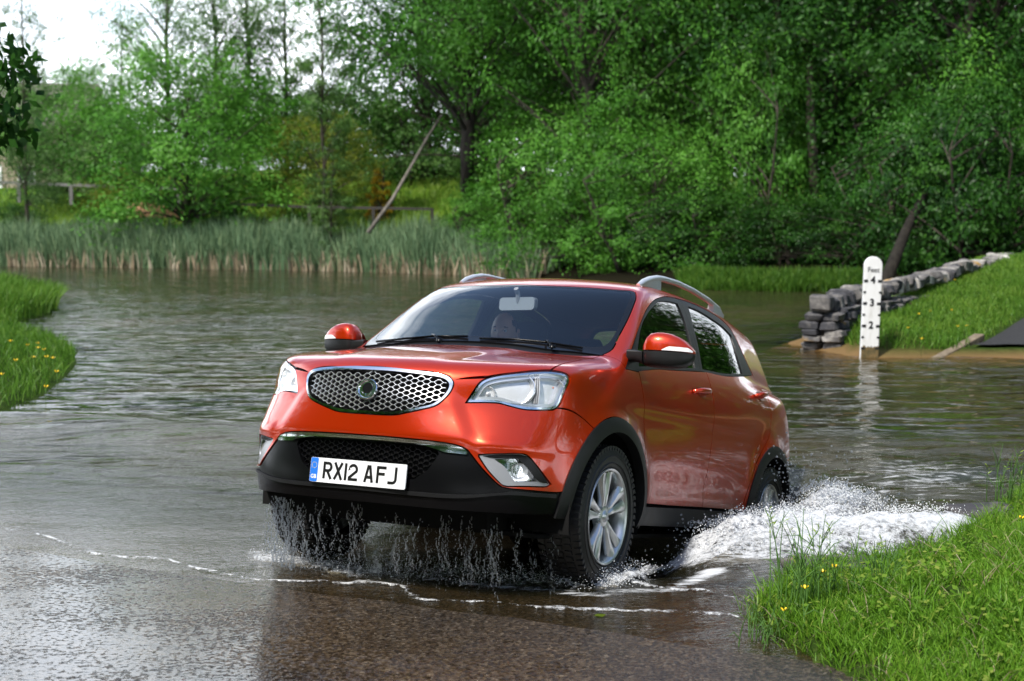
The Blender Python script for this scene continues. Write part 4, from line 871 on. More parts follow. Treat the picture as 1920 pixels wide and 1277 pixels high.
# roof rails, mirrors, side repeater
for s in (-1, 1):
    r = MB(); X = np.array([-.915, -.985, -1.07, -1.17, -1.26, -1.48, -1.76, -2.06, -2.25, -2.36]); Z = np.array([1.632, 1.662, 1.690, 1.712, 1.722, 1.733, 1.731, 1.713, 1.690, 1.655])
    r.tube([(x, s * (.580 - .010 * abs(k - 5) / 5), z - .012) for k, (x, z) in enumerate(zip(X, Z))], [.010, .017, .018, .018, .0175, .017, .0165, .0165, .016, .010], 12, flat=1.25)
    for xa, xb in ((-.925, -1.20), (-2.13, -2.345)):
        xs = np.linspace(xa, xb, 7); zt = np.interp(-xs, -X, Z) - .016; P, n = on(lng, [(x, s * .58, 1.65) for x in xs], -.004)
        V = []
        for k in range(7):
            for yy in (-.018, .018): V += [(xs[k], s * .575 + yy, zt[k]), (xs[k], P[k][1] + yy * 1.25, min(P[k][2] + (.004 if yy * s < 0 else -.012), zt[k] - .002))]
        F = []
        for k in range(6):
            a, b = 4 * k, 4 * k + 4; F += [(a, a + 1, b + 1, b), (a + 3, a + 2, b + 2, b + 3)]
        F += [(0, 2, 3, 1), (24, 25, 27, 26)]; r.add(V, F)
    o = r.build('roof_rail', m_rail, car); auto_smooth(o, 45)
    # door mirror: painted cap over a black base that runs into the arm, clear repeater strip
    U = np.array([0, .03, .08, .16, .28, .42, .56, .70, .82, .91, .97, 1.0]); HT = np.array([.010, .045, .072, .090, .096, .096, .090, .076, .057, .036, .018, .006]) * 1.0
    HB = np.array([.060, .070, .075, .078, .079, .079, .078, .075, .068, .054, .036, .012]); DX = np.array([.030, .052, .064, .072, .076, .076, .073, .067, .058, .046, .032, .012]); SW = -.050 * U ** 1.6
    Y0, Y1, ZC = .876, 1.128, 1.193
    def half(sgn, hh, dx, us, sw, zc, y0, y1, n=14):
        V = []
        for u, h, d, w_ in zip(us, hh, dx, sw):
            for q in range(n + 1):
                t = math.pi * q / n; c_, s_ = math.cos(t), math.sin(t)
                V.append((-.335 + w_ + math.copysign(abs(c_) ** .6, c_) * d, s * (y0 + (y1 - y0) * u), zc + sgn * h * abs(s_) ** .72))
        k = len(us); m_ = n + 1; F = [(i * m_ + q, i * m_ + q + 1, (i + 1) * m_ + q + 1, (i + 1) * m_ + q) for i in range(k - 1) for q in range(n)]
        F += [(i * m_, (i + 1) * m_, (i + 1) * m_ + n, i * m_ + n) for i in range(k - 1)]
        return V, F + [tuple(range(m_)), tuple((k - 1) * m_ + q for q in range(m_))[::-1]]
    base = MB(); base.add(*half(-1, HB, DX * .97, U, SW, ZC - .004, Y0, Y1)); ua = np.linspace(0, 1, 5)
    base.add(*half(-1, np.array([.055, .052, .050, .055, .064]), np.full(5, .045), ua, np.full(5, .02), ZC - .010, .80, .885)); base.add(*half(1, np.array([.012, .012, .010, .006, .002]), np.full(5, .045), ua, np.full(5, .02), ZC - .010, .80, .885))
    mr = base.build('door_mirror', m_matte, car); auto_smooth(mr, 50)
    cp = MB(); cp.add(*half(1, HT, DX, U, SW, ZC + .001, Y0, Y1)); c_ = cp.build('mirror_cap', paint, mr); auto_smooth(c_, 50)
    us = np.linspace(.44, .985, 16); rp = MB(); V = []
    for k_, u in enumerate(us):
        d, h, w_ = np.interp(u, U, DX), np.interp(u, U, HT), -.050 * u ** 1.6; hz_ = min(h * .62, .021) * min(1, .08 + (k_ / 4.0)) 
        for z_ in (0, .5, 1):
            sz = min(.99, (hz_ * z_ / h)) ; t = math.asin(sz ** (1 / .72)); V.append((-.335 + w_ + abs(math.cos(t)) ** .6 * d + .002, s * (Y0 + (Y1 - Y0) * u + .001), ZC + .002 + hz_ * z_))
    rp.add(V, [(3 * i + a_, 3 * i + 3 + a_, 3 * i + 4 + a_, 3 * i + 1 + a_) for i in range(15) for a_ in (0, 1)]); rp.build('mirror_repeater', m_clearw, mr)
    gl = MB(); V, F = [], []
    gl.lathe([(0, 0), (.05, 0)], 20, (0, 0, 0), 'x'); Vg = np.array(gl.v) * [1, 1.9, 1.3] + [-.425, s * .98, 1.200]; mk('mirror_glass', Vg, gl.f, m_mirror, mr)

# interior: tub, roof lining, dashboard, seats, steering wheel, rear-view mirror
tub = MB(); tub.box((-1.6, 0, .43), (2.9, 1.5, .03)); tub.box((-.32, 0, .72), (.04, 1.5, .62))
for s in (-1, 1): tub.box((-1.5, s * .765, .72), (2.1, .03, .60))
tub.box((-2.95, 0, .75), (.04, 1.4, .6)); tub.box((-.9, 0, .62), (1.0, .22, .30)); tub.build('cabin_floor', m_int, car, smooth=False)
panel('roof_lining', sym([[(-.78, 0, 1.58), (-.80, .35, 1.58), (-.86, .52, 1.575)], [(-.86, .52, 1.575), (-1.3, .60, 1.61), (-2.2, .59, 1.60), (-2.7, .52, 1.57)], [(-2.7, .52, 1.57), (-2.75, 0, 1.60)]]), [], lng, .06, m_int2, car, off=-.035, lip=0, gap=0)
ds = MB(); V = []
for y in np.linspace(-.74, .74, 21):
    e = 1 - .12 * abs(y / .74) ** 4; hump = .035 * math.exp(-((y + .37) / .2) ** 2)
    for x, z in ((-.10 - .12 * (y / .74) ** 2, 1.125), (-.28, 1.135 + hump * .5), (-.46, 1.120 + hump), (-.52, 1.08 + hump), (-.50, .95), (-.42, .80), (-.36, .62)): V.append((x, y, z * e + (1 - e) * .9))
ds.add(V, [(i * 7 + j, (i + 1) * 7 + j, (i + 1) * 7 + j + 1, i * 7 + j + 1) for i in range(20) for j in range(6)]); ds.build('dashboard', m_int, car)
sw_ = MB(); c = np.array([-.66, -.37, 1.085]); ax = np.array([-.90, 0, .44]); ax /= np.linalg.norm(ax); a = np.array([0, 1., 0]); b = np.cross(ax, a); n = 40
V = [c + (.180 + .014 * math.cos(p)) * (a * math.cos(t) + b * math.sin(t)) + ax * .014 * math.sin(p) for t in np.linspace(0, 2 * math.pi, n + 1)[:-1] for p in np.linspace(0, 2 * math.pi, 9)[:-1]]
sw_.add(V, [(i * 8 + j, ((i + 1) % n) * 8 + j, ((i + 1) % n) * 8 + (j + 1) % 8, i * 8 + (j + 1) % 8) for i in range(n) for j in range(8)])
for t in (0, 180, 270): t = math.radians(t); sw_.tube([c, c + .178 * (a * math.cos(t) + b * math.sin(t))], .018, 8)
sw_.box(c, (.05, .13, .12)); sw_.tube([c, c - ax * .25], .03, 10); sw_.build('steering_wheel', m_int, car)
def seat(x, y, w, hr=True):
    q = MB()
    def slab(p0, p1, w0, w1, th):
        p0 = np.array(p0); p1 = np.array(p1); d = p1 - p0; n_ = np.cross(d, [0, 1, 0]); n_ /= np.linalg.norm(n_); V = []
        for t in np.linspace(0, 1, 8):
            p = p0 + d * t; hw = (w0 + (w1 - w0) * t) / 2 * (1 - .18 * max(0, (t - .75) / .25) ** 2); tt = th * (1 - .35 * abs(2 * t - 1) ** 3)
            for k in range(14):
                an = 2 * math.pi * k / 14; cc, ss = math.cos(an), math.sin(an)
                V.append(p + np.array([0, 1, 0]) * hw * math.copysign(abs(cc) ** .5, cc) + n_ * tt / 2 * math.copysign(abs(ss) ** .6, ss))
        q.add(V, [(i * 14 + j, i * 14 + (j + 1) % 14, (i + 1) * 14 + (j + 1) % 14, (i + 1) * 14 + j) for i in range(7) for j in range(14)] + [tuple(range(14))[::-1], tuple(98 + j for j in range(14))])
    slab((x + .42, y, .66), (x - .05, y, .60), w, w, .16); slab((x - .02, y, .62), (x - .24, y, 1.22), w, w * .86, .14)
    o = q.build('seat', m_int, car); auto_smooth(o, 50)
    if hr:
        q = MB(); slab((x - .245, y, 1.27), (x - .285, y, 1.45), .25, .24, .10)
        for k in (-.06, .06): q.tube([(x - .235, y + k, 1.18), (x - .25, y + k, 1.30)], .008, 6)
        h = q.build('headrest', m_int, o); auto_smooth(h, 50)
seat(-1.20, .37, .50); seat(-1.20, -.37, .50); seat(-2.05, .36, .62); seat(-2.05, -.36, .62)
rm = MB(); V, F = plate_poly(rrect(-.125, .125, -.036, .036, .02), -.02, .0, np.stack([[0.25, 1, 0], [0, 0, 1], [-1, .25, 0]], 1), np.array([-.60, 0, 1.455])); V2, F2 = plate_poly(rrect(-.125, .125, -.036, .036, .02), .0, .03, np.stack([[0.25, 1, 0], [0, 0, 1], [1, -.25, 0]], 1), np.array([-.60, 0, 1.455]))
rm.add(V, F); rm.add(V2, F2); rm.tube([(-.58, 0, 1.46), (-.56, 0, 1.51), (-.535, 0, 1.535)], .014, 8); rm.build('rear_view_mirror', m_grey, car, smooth=False)
# ------------------------------------------------------------------ foliage
def leaf_mat(name, c0, c1, c2, trans=.35):
    m = bpy.data.materials.new(name); m.use_nodes = True; MATS[name] = m; m.node_tree.nodes.clear()
    o = N(m, 'ShaderNodeOutputMaterial'); d = N(m, 'ShaderNodeBsdfDiffuse'); t = N(m, 'ShaderNodeBsdfTranslucent'); g = N(m, 'ShaderNodeBsdfGlossy', Roughness=.45); g.inputs['Color'].default_value = (.9, .95, .9, 1)
    a = N(m, 'ShaderNodeAttribute', attribute_name='tone'); r = ramp(m, [(0, c0), (.5, c1), (1, c2)]); LK(m, a.outputs['Fac'], r.inputs['Fac'])
    oi = N(m, 'ShaderNodeObjectInfo'); hs = N(m, 'ShaderNodeHueSaturation'); mr = N(m, 'ShaderNodeMapRange'); mr.inputs['To Min'].default_value = .8; mr.inputs['To Max'].default_value = 1.2
    LK(m, oi.outputs['Random'], mr.inputs['Value']); LK(m, mr.outputs[0], hs.inputs['Value']); LK(m, r.outputs['Color'], hs.inputs['Color'])
    LK(m, hs.outputs[0], d.inputs['Color']); LK(m, hs.outputs[0], t.inputs['Color'])
    x = N(m, 'ShaderNodeMixShader'); x.inputs[0].default_value = trans; LK(m, d.outputs[0], x.inputs[1]); LK(m, t.outputs[0], x.inputs[2])
    y = N(m, 'ShaderNodeMixShader'); y.inputs[0].default_value = .012; LK(m, x.outputs[0], y.inputs[1]); LK(m, g.outputs[0], y.inputs[2]); LK(m, y.outputs[0], o.inputs[0])
    return m
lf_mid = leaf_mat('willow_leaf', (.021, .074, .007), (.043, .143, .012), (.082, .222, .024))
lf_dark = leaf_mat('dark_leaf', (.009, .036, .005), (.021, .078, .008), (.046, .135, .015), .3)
lf_pale = leaf_mat('pale_leaf', (.040, .095, .022), (.075, .160, .034), (.125, .230, .055))
lf_yel = leaf_mat('yellow_green_leaf', (.11, .16, .015), (.21, .27, .03), (.33, .37, .05))
lf_gold = leaf_mat('golden_conifer_leaf', (.20, .12, .008), (.36, .23, .010), (.50, .34, .02))
m_bark = mat('bark', (.05, .04, .03), .9, spec=.2); noisy(m_bark, [(.3, (.020, .017, .013)), (.7, (.075, .062, .046))], 6, 6, vscale=(1, 1, .25), bump=.8, bscale=20, bdist=.03)
m_bark3 = mat('black_bark', (.015, .013, .010), .9, spec=.2); noisy(m_bark3, [(.3, (.006, .005, .004)), (.7, (.028, .024, .018))], 6, 6, vscale=(1, 1, .25))
m_bark2 = mat('pale_dead_wood', (.14, .12, .09), .8); noisy(m_bark2, [(.3, (.08, .07, .055)), (.7, (.19, .165, .135))], 8, 5, vscale=(1, 1, .2))
def leaves(P, D, ln, wd, R, tone, name, m, parent, out=None):
    """one small pointed face per leaf at the points P, pointing along D"""
    n = len(P); nr = R.normal(size=(n, 3)) if out is None else out / (np.linalg.norm(out, axis=1)[:, None] + 1e-9) + [0, 0, .45] + R.normal(size=(n, 3)) * .5
    nr /= np.linalg.norm(nr, axis=1)[:, None] + 1e-9; D = D / (np.linalg.norm(D, axis=1)[:, None] + 1e-9)
    if out is not None: D = D - nr * (D * nr).sum(1)[:, None] * .8; D /= np.linalg.norm(D, axis=1)[:, None] + 1e-9
    S = np.cross(nr, D); S /= np.linalg.norm(S, axis=1)[:, None] + 1e-9
    l = ln * R.uniform(.6, 1.3, (n, 1)); w = wd * R.uniform(.7, 1.3, (n, 1)); V = np.stack([P, P + D * l * .45 + S * w * .5, P + D * l, P + D * l * .45 - S * w * .5], 1).reshape(-1, 3)
    F = np.arange(4 * n).reshape(-1, 4); return mk(name, V, F, m, parent, smooth=False, attrs={'tone': np.repeat(tone, 4)})
def tree(label, H, W, seed, m, ncl, nlf, ln=.17, wd=.07, base=.22, csz=.75, shape='round', trunk_r=.16, droop=.2, stems=1, lean=0, hollow=.5, cat='tree', name='tree', bark=None):
    R = np.random.default_rng(seed); root = empty(name, label, cat); bark = bark or m_bark
    # cluster centres through the crown
    C_ = []
    while len(C_) < ncl:
        p = R.uniform(-1, 1, 3); q = (p[2] + 1) / 2
        if shape == 'round': rad = math.sqrt(max(0, 1 - (abs(2 * q - .85) / 1.15) ** 2.2))
        elif shape == 'tall': rad = .35 + .65 * math.sin(math.pi * min(1, q * .85 + .12)) ** .8; rad *= (1 - .55 * max(0, q - .6) / .4)
        elif shape == 'cone': rad = 1.02 - q
        else: rad = math.sqrt(max(0, 1 - q ** 2.5))
        rr = math.hypot(p[0], p[1])
        if rr > rad or (rr < rad * hollow and R.random() < .6 and q < .8): continue
        C_.append((p[0] * W / 2 * (1 + .18 * R.normal()), p[1] * W / 2 * (1 + .18 * R.normal()), H * (base + (1 - base) * q)))
    C_ = np.array(C_); C_[:, 0] += lean * C_[:, 2]
    # trunk and limbs
    tb = MB()
    for s in range(stems):
        off = R.normal(size=2) * (W * .10 if stems > 1 else 0); ht = H * (.86 if shape in ('tall', 'cone') else .66); k = 9
        zz = np.linspace(0, 1, k); px = lean * zz * ht + off[0] * (1 + zz) + np.cumsum(R.normal(size=k)) * H * .006; py = off[1] * (1 + zz) + np.cumsum(R.normal(size=k)) * H * .006
        px -= px[0] - off[0]; py -= py[0] - off[1]
        tp = np.stack([px, py, zz * ht - .15], 1); tb.tube(tp, trunk_r * (1.25 - .3 * min(1, stems - 1)) * (1 - .82 * zz) + .012 + trunk_r * .5 * np.exp(-zz * 22), 9)
        sel = C_ if stems == 1 else C_[s::stems]
        for c in sel[::max(1, len(sel) // 34)]:
            z0 = max(.25 * H * .6, min(ht * .95, c[2] - .55 * math.hypot(c[0] - lean * c[2], c[1]) - .04 * H)); i = np.interp(z0, tp[:, 2], np.arange(k)); a = np.array([np.interp(i, np.arange(k), tp[:, j]) for j in range(3)])
            mid = a * .5 + c * .5 + np.array([0, 0, .06 * H * R.uniform(.2, 1)]); t = np.linspace(0, 1, 6)[:, None]; cur = a * (1 - t) ** 2 + mid * 2 * t * (1 - t) + c * t * t
            r0 = trunk_r * .34 * (1 - z0 / H) + .02; tb.tube(cur, np.linspace(r0, .010, 6), 5, cap=False)
    tb.build('trunk', bark, root)
    k = max(1, nlf // ncl); sz = csz * R.uniform(.6, 1.25, ncl) * (W / 9) ** .5
    G = R.normal(size=(ncl, k, 3)); G *= np.minimum(1, 1.7 / (np.linalg.norm(G, axis=2, keepdims=True) + 1e-6)); P = C_[:, None] + G * (sz[:, None, None] * np.array([1, 1, .85]))
    # twigs inside the cluster drag the leaves into short sprays
    nt_ = 9; tw = R.normal(size=(ncl, nt_, 3)); tw[..., 2] = np.abs(tw[..., 2]) * .7 - droop; tw /= np.linalg.norm(tw, axis=2, keepdims=True)
    pick = R.integers(0, nt_, (ncl, k)); along = R.uniform(.2, 1.55, (ncl, k)); Q = C_[:, None] + tw[np.arange(ncl)[:, None], pick] * (along * sz[:, None])[..., None] + R.normal(size=(ncl, k, 3)) * .13 * sz[:, None, None]
    use = (R.random((ncl, k)) < .62)[..., None]; P = np.where(use, Q, P); P[..., 2] -= droop * .35 * (np.linalg.norm(P - C_[:, None], axis=2) ** 1.6)
    D = R.normal(size=P.shape) * .8 + (P - C_[:, None]) * .6; D[..., 2] -= droop
    tone = np.clip(R.normal(.45, .15, (ncl, k)) + R.normal(0, .22, (ncl, 1)), 0, 1)
    cc = np.array([0, 0, H * .45]); out = (P - C_[:, None]) / sz[:, None, None] * .9 + ((C_ - cc) / (W * .5))[:, None] * 1.0
    leaves(P.reshape(-1, 3), D.reshape(-1, 3), ln, wd, R, tone.ravel(), 'crown', m, root, out=out.reshape(-1, 3))
    return root
def dup(src, label, loc, rz, sc, group=None):
    r = src.copy(); COL.objects.link(r); r.location = loc; r.rotation_euler = (0, 0, rz); r.scale = sc
    if label: r['label'] = label
    if group: r['group'] = group
    for ch in src.children:
        c = ch.copy(); COL.objects.link(c); c.parent = r
    return r
def place(src, px, Y, sc=1, rz=None, label=None, dz=-.1, used=set(), group=None):
    x = float(at(px, 437, Y)[0]); z = float(ground_z(np.array(x), np.array(float(Y)))) + dz; s = sc if isinstance(sc, tuple) else (sc,) * 3; rz = random.uniform(0, 6.28) if rz is None else rz
    if src.name in used: return dup(src, label, (x, Y, z), rz, s, group)
    used.add(src.name); src.location = (x, Y, z); src.rotation_euler = (0, 0, rz); src.scale = s
    if label: src['label'] = label
    if group: src['group'] = group
    return src
lf_bri = leaf_mat('bright_leaf', (.031, .105, .010), (.064, .195, .018), (.112, .280, .034))
t_round = tree(None, 9.5, 9.0, 1, lf_bri, 130, 26000, .20, .085, .10, .85, 'round', .17, .15)
t_airy = tree(None, 18, 8.5, 2, lf_pale, 130, 21000, .20, .075, .12, .80, 'tall', .16, .25)
t_thin = tree(None, 17, 4.4, 3, lf_pale, 70, 10500, .20, .075, .18, .62, 'tall', .10, .25)
t_will = tree(None, 20, 13, 4, lf_mid, 210, 46000, .22, .085, .16, .95, 'round', .34, .35, hollow=.6)
t_trunk = tree(None, 20, 13, 14, lf_mid, 190, 42000, .22, .085, .40, .95, 'round', .36, .35, hollow=.6, bark=m_bark3)
t_will2 = tree(None, 19, 13, 5, lf_mid, 200, 42000, .22, .085, .12, 1.0, 'round', .26, .35, stems=3, hollow=.6)
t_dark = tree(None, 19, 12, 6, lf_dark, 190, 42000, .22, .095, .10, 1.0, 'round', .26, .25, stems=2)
t_bush = tree(None, 6.5, 8, 7, lf_bri, 95, 24000, .17, .075, .0, .80, 'dome', .10, .3, stems=4, name='bush', cat='bush')
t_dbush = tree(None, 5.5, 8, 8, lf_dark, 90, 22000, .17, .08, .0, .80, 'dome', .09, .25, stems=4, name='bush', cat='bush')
t_yel = tree(None, 6.5, 7, 9, lf_yel, 80, 15000, .17, .08, .08, .72, 'round', .10, .1, name='bush', cat='bush')
t_pbush = tree(None, 7, 9, 10, lf_pale, 90, 18000, .20, .10, .0, .85, 'dome', .10, .15, stems=3, name='bush', cat='bush')
t_gold = tree(None, 3.4, 1.7, 11, lf_gold, 60, 5000, .10, .05, .0, .22, 'cone', .05, -.2, name='conifer', cat='conifer')
# left bank trees
place(t_airy, 55, 77, (.56, .56, .95), .4, 'tall thin pale tree at the left edge of the photo behind the reeds')
place(t_round, 352, 72, (1.25, 1.1, 1.12), .3, 'broad round bright green tree standing behind the middle of the reed bed')
place(t_airy, 325, 84, (.95, .95, 1.05), 2.0, 'tall see-through tree rising right behind the broad round tree')
place(t_airy, 462, 88, (.7, .7, 1.0), 4.0, 'tall see-through tree against the white sky right of the broad round tree')
place(t_airy, 405, 86, (.8, .8, 1.0), 5.2, 'tall see-through tree directly above the broad round tree')
place(t_airy, 535, 92, (.9, .9, .92), 3.1, 'tall pale tree between the broad round tree and the slender airy tree')
place(t_airy, 238, 90, (.75, .75, .62), 1.1, 'pale see-through tree over the left shoulder of the broad round tree')
place(t_thin, 602, 71, (.85, .85, 1.0), 1.0, 'slender airy tree against the sky gap left of the big willows')
place(t_thin, 628, 64.5, (.55, .55, .36), 3.0, 'small sapling with a thin orange-brown stem at the back of the reeds')
place(t_yel, 585, 76, (.95, 1, .9), .5, 'yellow-green bush right of the broad round tree')
place(t_yel, 235, 82, (.6, .6, .5), 2.5, 'small bush with yellow tips by the pale rail')
place(t_pbush, 720, 92, (1.3, 1.2, 1.2), 1.0, 'pale green bush on the slope behind the golden conifer')
place(t_pbush, 800, 84, (1.0, 1, .9), 2.2, 'pale bush between the leaning pole and the black willow trunk')
place(t_pbush, 190, 88, (.9, .9, .8), 4.2, 'pale loose bush in front of the cottage roof')
place(t_gold, 714, 74, 1.1, 0, 'small golden cone-shaped conifer on the grass slope')
place(t_round, 118, 100, (1.1, 1.0, .95), 2.0, 'mid green tree in front of the stone cottage')
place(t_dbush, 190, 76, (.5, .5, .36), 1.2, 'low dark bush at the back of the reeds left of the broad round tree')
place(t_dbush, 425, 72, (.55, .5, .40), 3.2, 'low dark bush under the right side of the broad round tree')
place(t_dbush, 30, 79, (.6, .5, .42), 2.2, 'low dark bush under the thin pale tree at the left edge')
for k, (px, Y, s, lb) in enumerate(((155, 170, (1.25, 1.25, 1.15), 'distant round tree on the hill against the white sky'), (30, 185, (1.4, 1.4, 1.2), 'distant hill tree furthest to the left'), (262, 190, (1.3, 1.3, .95), 'distant hill tree peeping over the shoulder of the broad round tree'), (560, 180, (1.5, 1.5, 1.15), 'distant hill tree left of the slender airy tree'), (660, 175, (1.6, 1.5, 1.2), 'distant hill tree right of the slender airy tree'), (470, 200, (1.8, 1.6, 1.3), 'distant hill tree behind the tall see-through trees'))):
    place(t_round, px, Y, s, k * 1.3, lb)
place(t_dark, 408, 120, (.6, .6, .62), .8, 'dark tree top showing above the broad round tree')
# right bank: the willows
place(t_trunk, 872, 62, (1.0, 1.0, 1.0), .6, 'big willow with a bare black trunk left of the tree mass')
place(t_will2, 975, 70, (.9, .9, 1.0), 1.6, 'many-stemmed willow right behind the bare black trunk')
place(t_will2, 1150, 59, (.95, .95, 1.02), 2.9, 'bright leafy willow above the middle of the car roof')
place(t_will, 1330, 62, (1.0, 1.0, 1.05), 3.7, 'tall willow behind the near roof rail of the car')
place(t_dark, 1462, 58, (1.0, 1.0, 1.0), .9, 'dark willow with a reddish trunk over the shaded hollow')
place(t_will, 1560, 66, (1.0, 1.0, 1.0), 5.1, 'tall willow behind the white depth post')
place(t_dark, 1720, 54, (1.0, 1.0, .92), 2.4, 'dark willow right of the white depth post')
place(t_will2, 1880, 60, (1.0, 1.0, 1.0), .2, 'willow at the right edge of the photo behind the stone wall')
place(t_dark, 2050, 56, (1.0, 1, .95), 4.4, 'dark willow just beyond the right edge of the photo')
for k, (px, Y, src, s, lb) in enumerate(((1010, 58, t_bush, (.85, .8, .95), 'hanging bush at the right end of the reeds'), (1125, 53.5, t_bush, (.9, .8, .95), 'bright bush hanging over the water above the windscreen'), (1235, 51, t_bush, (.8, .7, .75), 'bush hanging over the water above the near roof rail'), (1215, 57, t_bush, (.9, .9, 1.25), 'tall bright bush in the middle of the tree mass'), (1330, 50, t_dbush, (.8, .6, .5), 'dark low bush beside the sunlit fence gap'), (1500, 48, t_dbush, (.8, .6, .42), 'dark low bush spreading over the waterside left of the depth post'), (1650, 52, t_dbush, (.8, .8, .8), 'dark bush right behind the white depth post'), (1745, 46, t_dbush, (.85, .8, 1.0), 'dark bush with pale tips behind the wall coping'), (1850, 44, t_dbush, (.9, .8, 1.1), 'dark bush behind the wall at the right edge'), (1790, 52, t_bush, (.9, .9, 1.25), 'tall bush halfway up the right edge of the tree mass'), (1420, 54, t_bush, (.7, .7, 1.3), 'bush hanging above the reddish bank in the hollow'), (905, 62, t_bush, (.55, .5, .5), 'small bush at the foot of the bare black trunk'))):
    place(src, px, Y, s, k * 1.7, lb)
for k, px in enumerate((840, 985, 1120, 1260, 1400, 1545, 1690, 1835, 1990)):
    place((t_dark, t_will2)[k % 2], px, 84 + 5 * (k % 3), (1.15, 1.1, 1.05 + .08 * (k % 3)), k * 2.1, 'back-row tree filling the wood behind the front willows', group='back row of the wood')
# leaning dead pole, leaning trunk, reddish bank
def pole(name, label, cat, pts, rad, m, group=None):
    b = MB(); b.tube(pts, rad, 8); return tag(b.build(name, m), label, cat, group)
pole('dead_pole', 'bare grey dead pole leaning out of the reeds', 'pole', [at(690, 436, 62), at(735, 375, 62.5), at(775, 305, 63), at(800, 260, 63.5), at(828, 215, 64)], [.09, .085, .07, .06, .04], m_bark2)
pole('leaning_trunk', 'leaning bare trunk rising from the bank beside the depth post', 'tree', [at(1655, 530, 40) - [0, 0, .2], at(1680, 480, 41), at(1700, 430, 42.5), at(1735, 360, 44)], [.22, .18, .15, .11], m_bark3)
pole('willow_stem', 'upright brown stem in the dark hollow', 'tree', [at(1528, 470, 52), at(1526, 300, 53), at(1520, 230, 53), at(1518, 120, 54)], [.20, .19, .17, .1], m_bark)
# cottage
m_stone = mat('cottage_stone', (.30, .25, .18), .9); noisy(m_stone, [(.3, (.20, .16, .11)), (.7, (.40, .34, .25))], 3, 6)
m_slate = mat('stone_slate_roof', (.18, .16, .15), .85); noisy(m_slate, [(.3, (.11, .10, .09)), (.7, (.26, .23, .20))], 2.5, 6, vscale=(1, 1, 3))
m_white = mat('white_paint', (.80, .80, .78), .5)
hx, hy = float(at(40, 437, 112)[0]), 106.0; hz0 = float(ground_z(np.array(hx), np.array(hy)))
ho = empty('cottage', 'stone cottage with a slate roof mostly hidden by trees at the left edge', 'cottage', (hx, hy, hz0), .15)
b = MB(); b.box((0, 0, 2.0), (15, 6, 5.0)); V = [(-7.5, -3, 4.5), (7.5, -3, 4.5), (7.5, 3, 4.5), (-7.5, 3, 4.5), (-7.5, 0, 7.6), (7.5, 0, 7.6)]; b.add(V, [(0, 4, 3), (1, 2, 5)]); b.build('wall', m_stone, ho, smooth=False)
b = MB(); 
for s in (-1, 1): b.add([(-7.9, s * 3.4, 4.25), (7.9, s * 3.4, 4.25), (7.9, 0, 7.75), (-7.9, 0, 7.75), (-7.9, s * 3.4, 4.1), (7.9, s * 3.4, 4.1), (7.9, 0, 7.6), (-7.9, 0, 7.6)], [(0, 1, 2, 3), (4, 7, 6, 5), (0, 4, 5, 1), (1, 5, 6, 2), (3, 7, 4, 0)])
rf = b.build('roof', m_slate, ho, smooth=False); b = MB(); b.box((-4.8, 0, 7.9), (1.0, .8, 1.4)); b.box((-4.8, 0, 8.65), (1.15, .95, .15)); b.build('chimney', m_stone, rf, smooth=False)
for wx, wz_ in ((-5, 3.2), (-1.5, 3.2), (3.0, 3.2), (-5, .9), (3.0, .9)):
    b = MB()
    for dx, dz, w, h in ((-.55, 0, .12, 1.2), (.55, 0, .12, 1.2), (0, .58, 1.2, .12), (0, -.58, 1.2, .12), (0, 0, .07, 1.1)): b.box((wx + dx, -3.05, wz_ + dz), (w, .12, h))
    w = b.build('window', m_white, ho, smooth=False); b = MB(); b.box((wx, -3.01, wz_), (1.0, .04, 1.1)); b.build('pane', m_gloss if 'gloss_black' in MATS else m_stone, w, smooth=False)
b = MB(); b.box((.8, -3.04, .5), (.95, .08, 2.0)); b.build('door', m_white, ho, smooth=False)
# rails and fences
m_rail_w = mat('weathered_rail', (.11, .105, .095), .8); m_fence = mat('dark_fence_wood', (.035, .030, .024), .9)
def fence(label, pts, rails, hp, th, m, gap=2.4):
    pts = [np.array(p, float) for p in pts]; o = empty('fence', label, 'fence', pts[0]); base = pts[0]
    for a, b_ in zip(pts[:-1], pts[1:]):
        n = max(1, int(np.linalg.norm(b_ - a) / gap))
        for k in range(n + (1 if b_ is pts[-1] else 0)):
            p = a + (b_ - a) * k / n - base; q = MB(); q.box(p + [0, 0, hp / 2 - .1], (th * 1.3, th * 1.3, hp + .2)); q.build('post', m, o, smooth=False)
        d = (b_ - a) / np.linalg.norm(b_ - a); sx = np.cross([0, 0, 1], d); sx /= np.linalg.norm(sx); R3 = np.stack([d, sx, np.cross(d, sx)], 1)
        for k, rz in enumerate(rails):
            q = MB(); q.box((a + b_) / 2 - base + [0, 0, rz] + sx * -.05, (np.linalg.norm(b_ - a) + .06, th * .5, th), R3); q.build('rail', m, o, smooth=False)
    return o
def gpt(px, Y): x = float(at(px, 437, Y)[0]); return (x, Y, float(ground_z(np.array(x), np.array(float(Y)))))
def fat(px, py, Y, h): p = at(px, py, Y); p[2] -= h; return p
fence('pale grey single-rail fence on the slope left of the broad round tree', [fat(-60, 338, 86, 1.0), fat(235, 349, 82, 1.0), fat(335, 353, 80, 1.0)], (.95,), 1.0, .16, m_rail_w, 3)
fence('dark single-rail fence crossing the grass slope behind the reeds', [fat(440, 381, 72, .9), fat(580, 386, 70, .9), fat(700, 388, 69, .9), fat(810, 390, 68, .9)], (.85,), .9, .12, m_fence, 3)
fence('two-rail fence in the gap under the dark trees', [fat(1270, 412, 60, 1.1), fat(1400, 417, 58, 1.1), fat(1520, 418, 57, 1.1)], (1.0, .5), 1.15, .11, m_fence, 2.2)
m_earth = mat('bare_earth', (.26, .14, .06), .95); noisy(m_earth, [(.3, (.20, .10, .045)), (.7, (.36, .20, .10))], 3, 5)
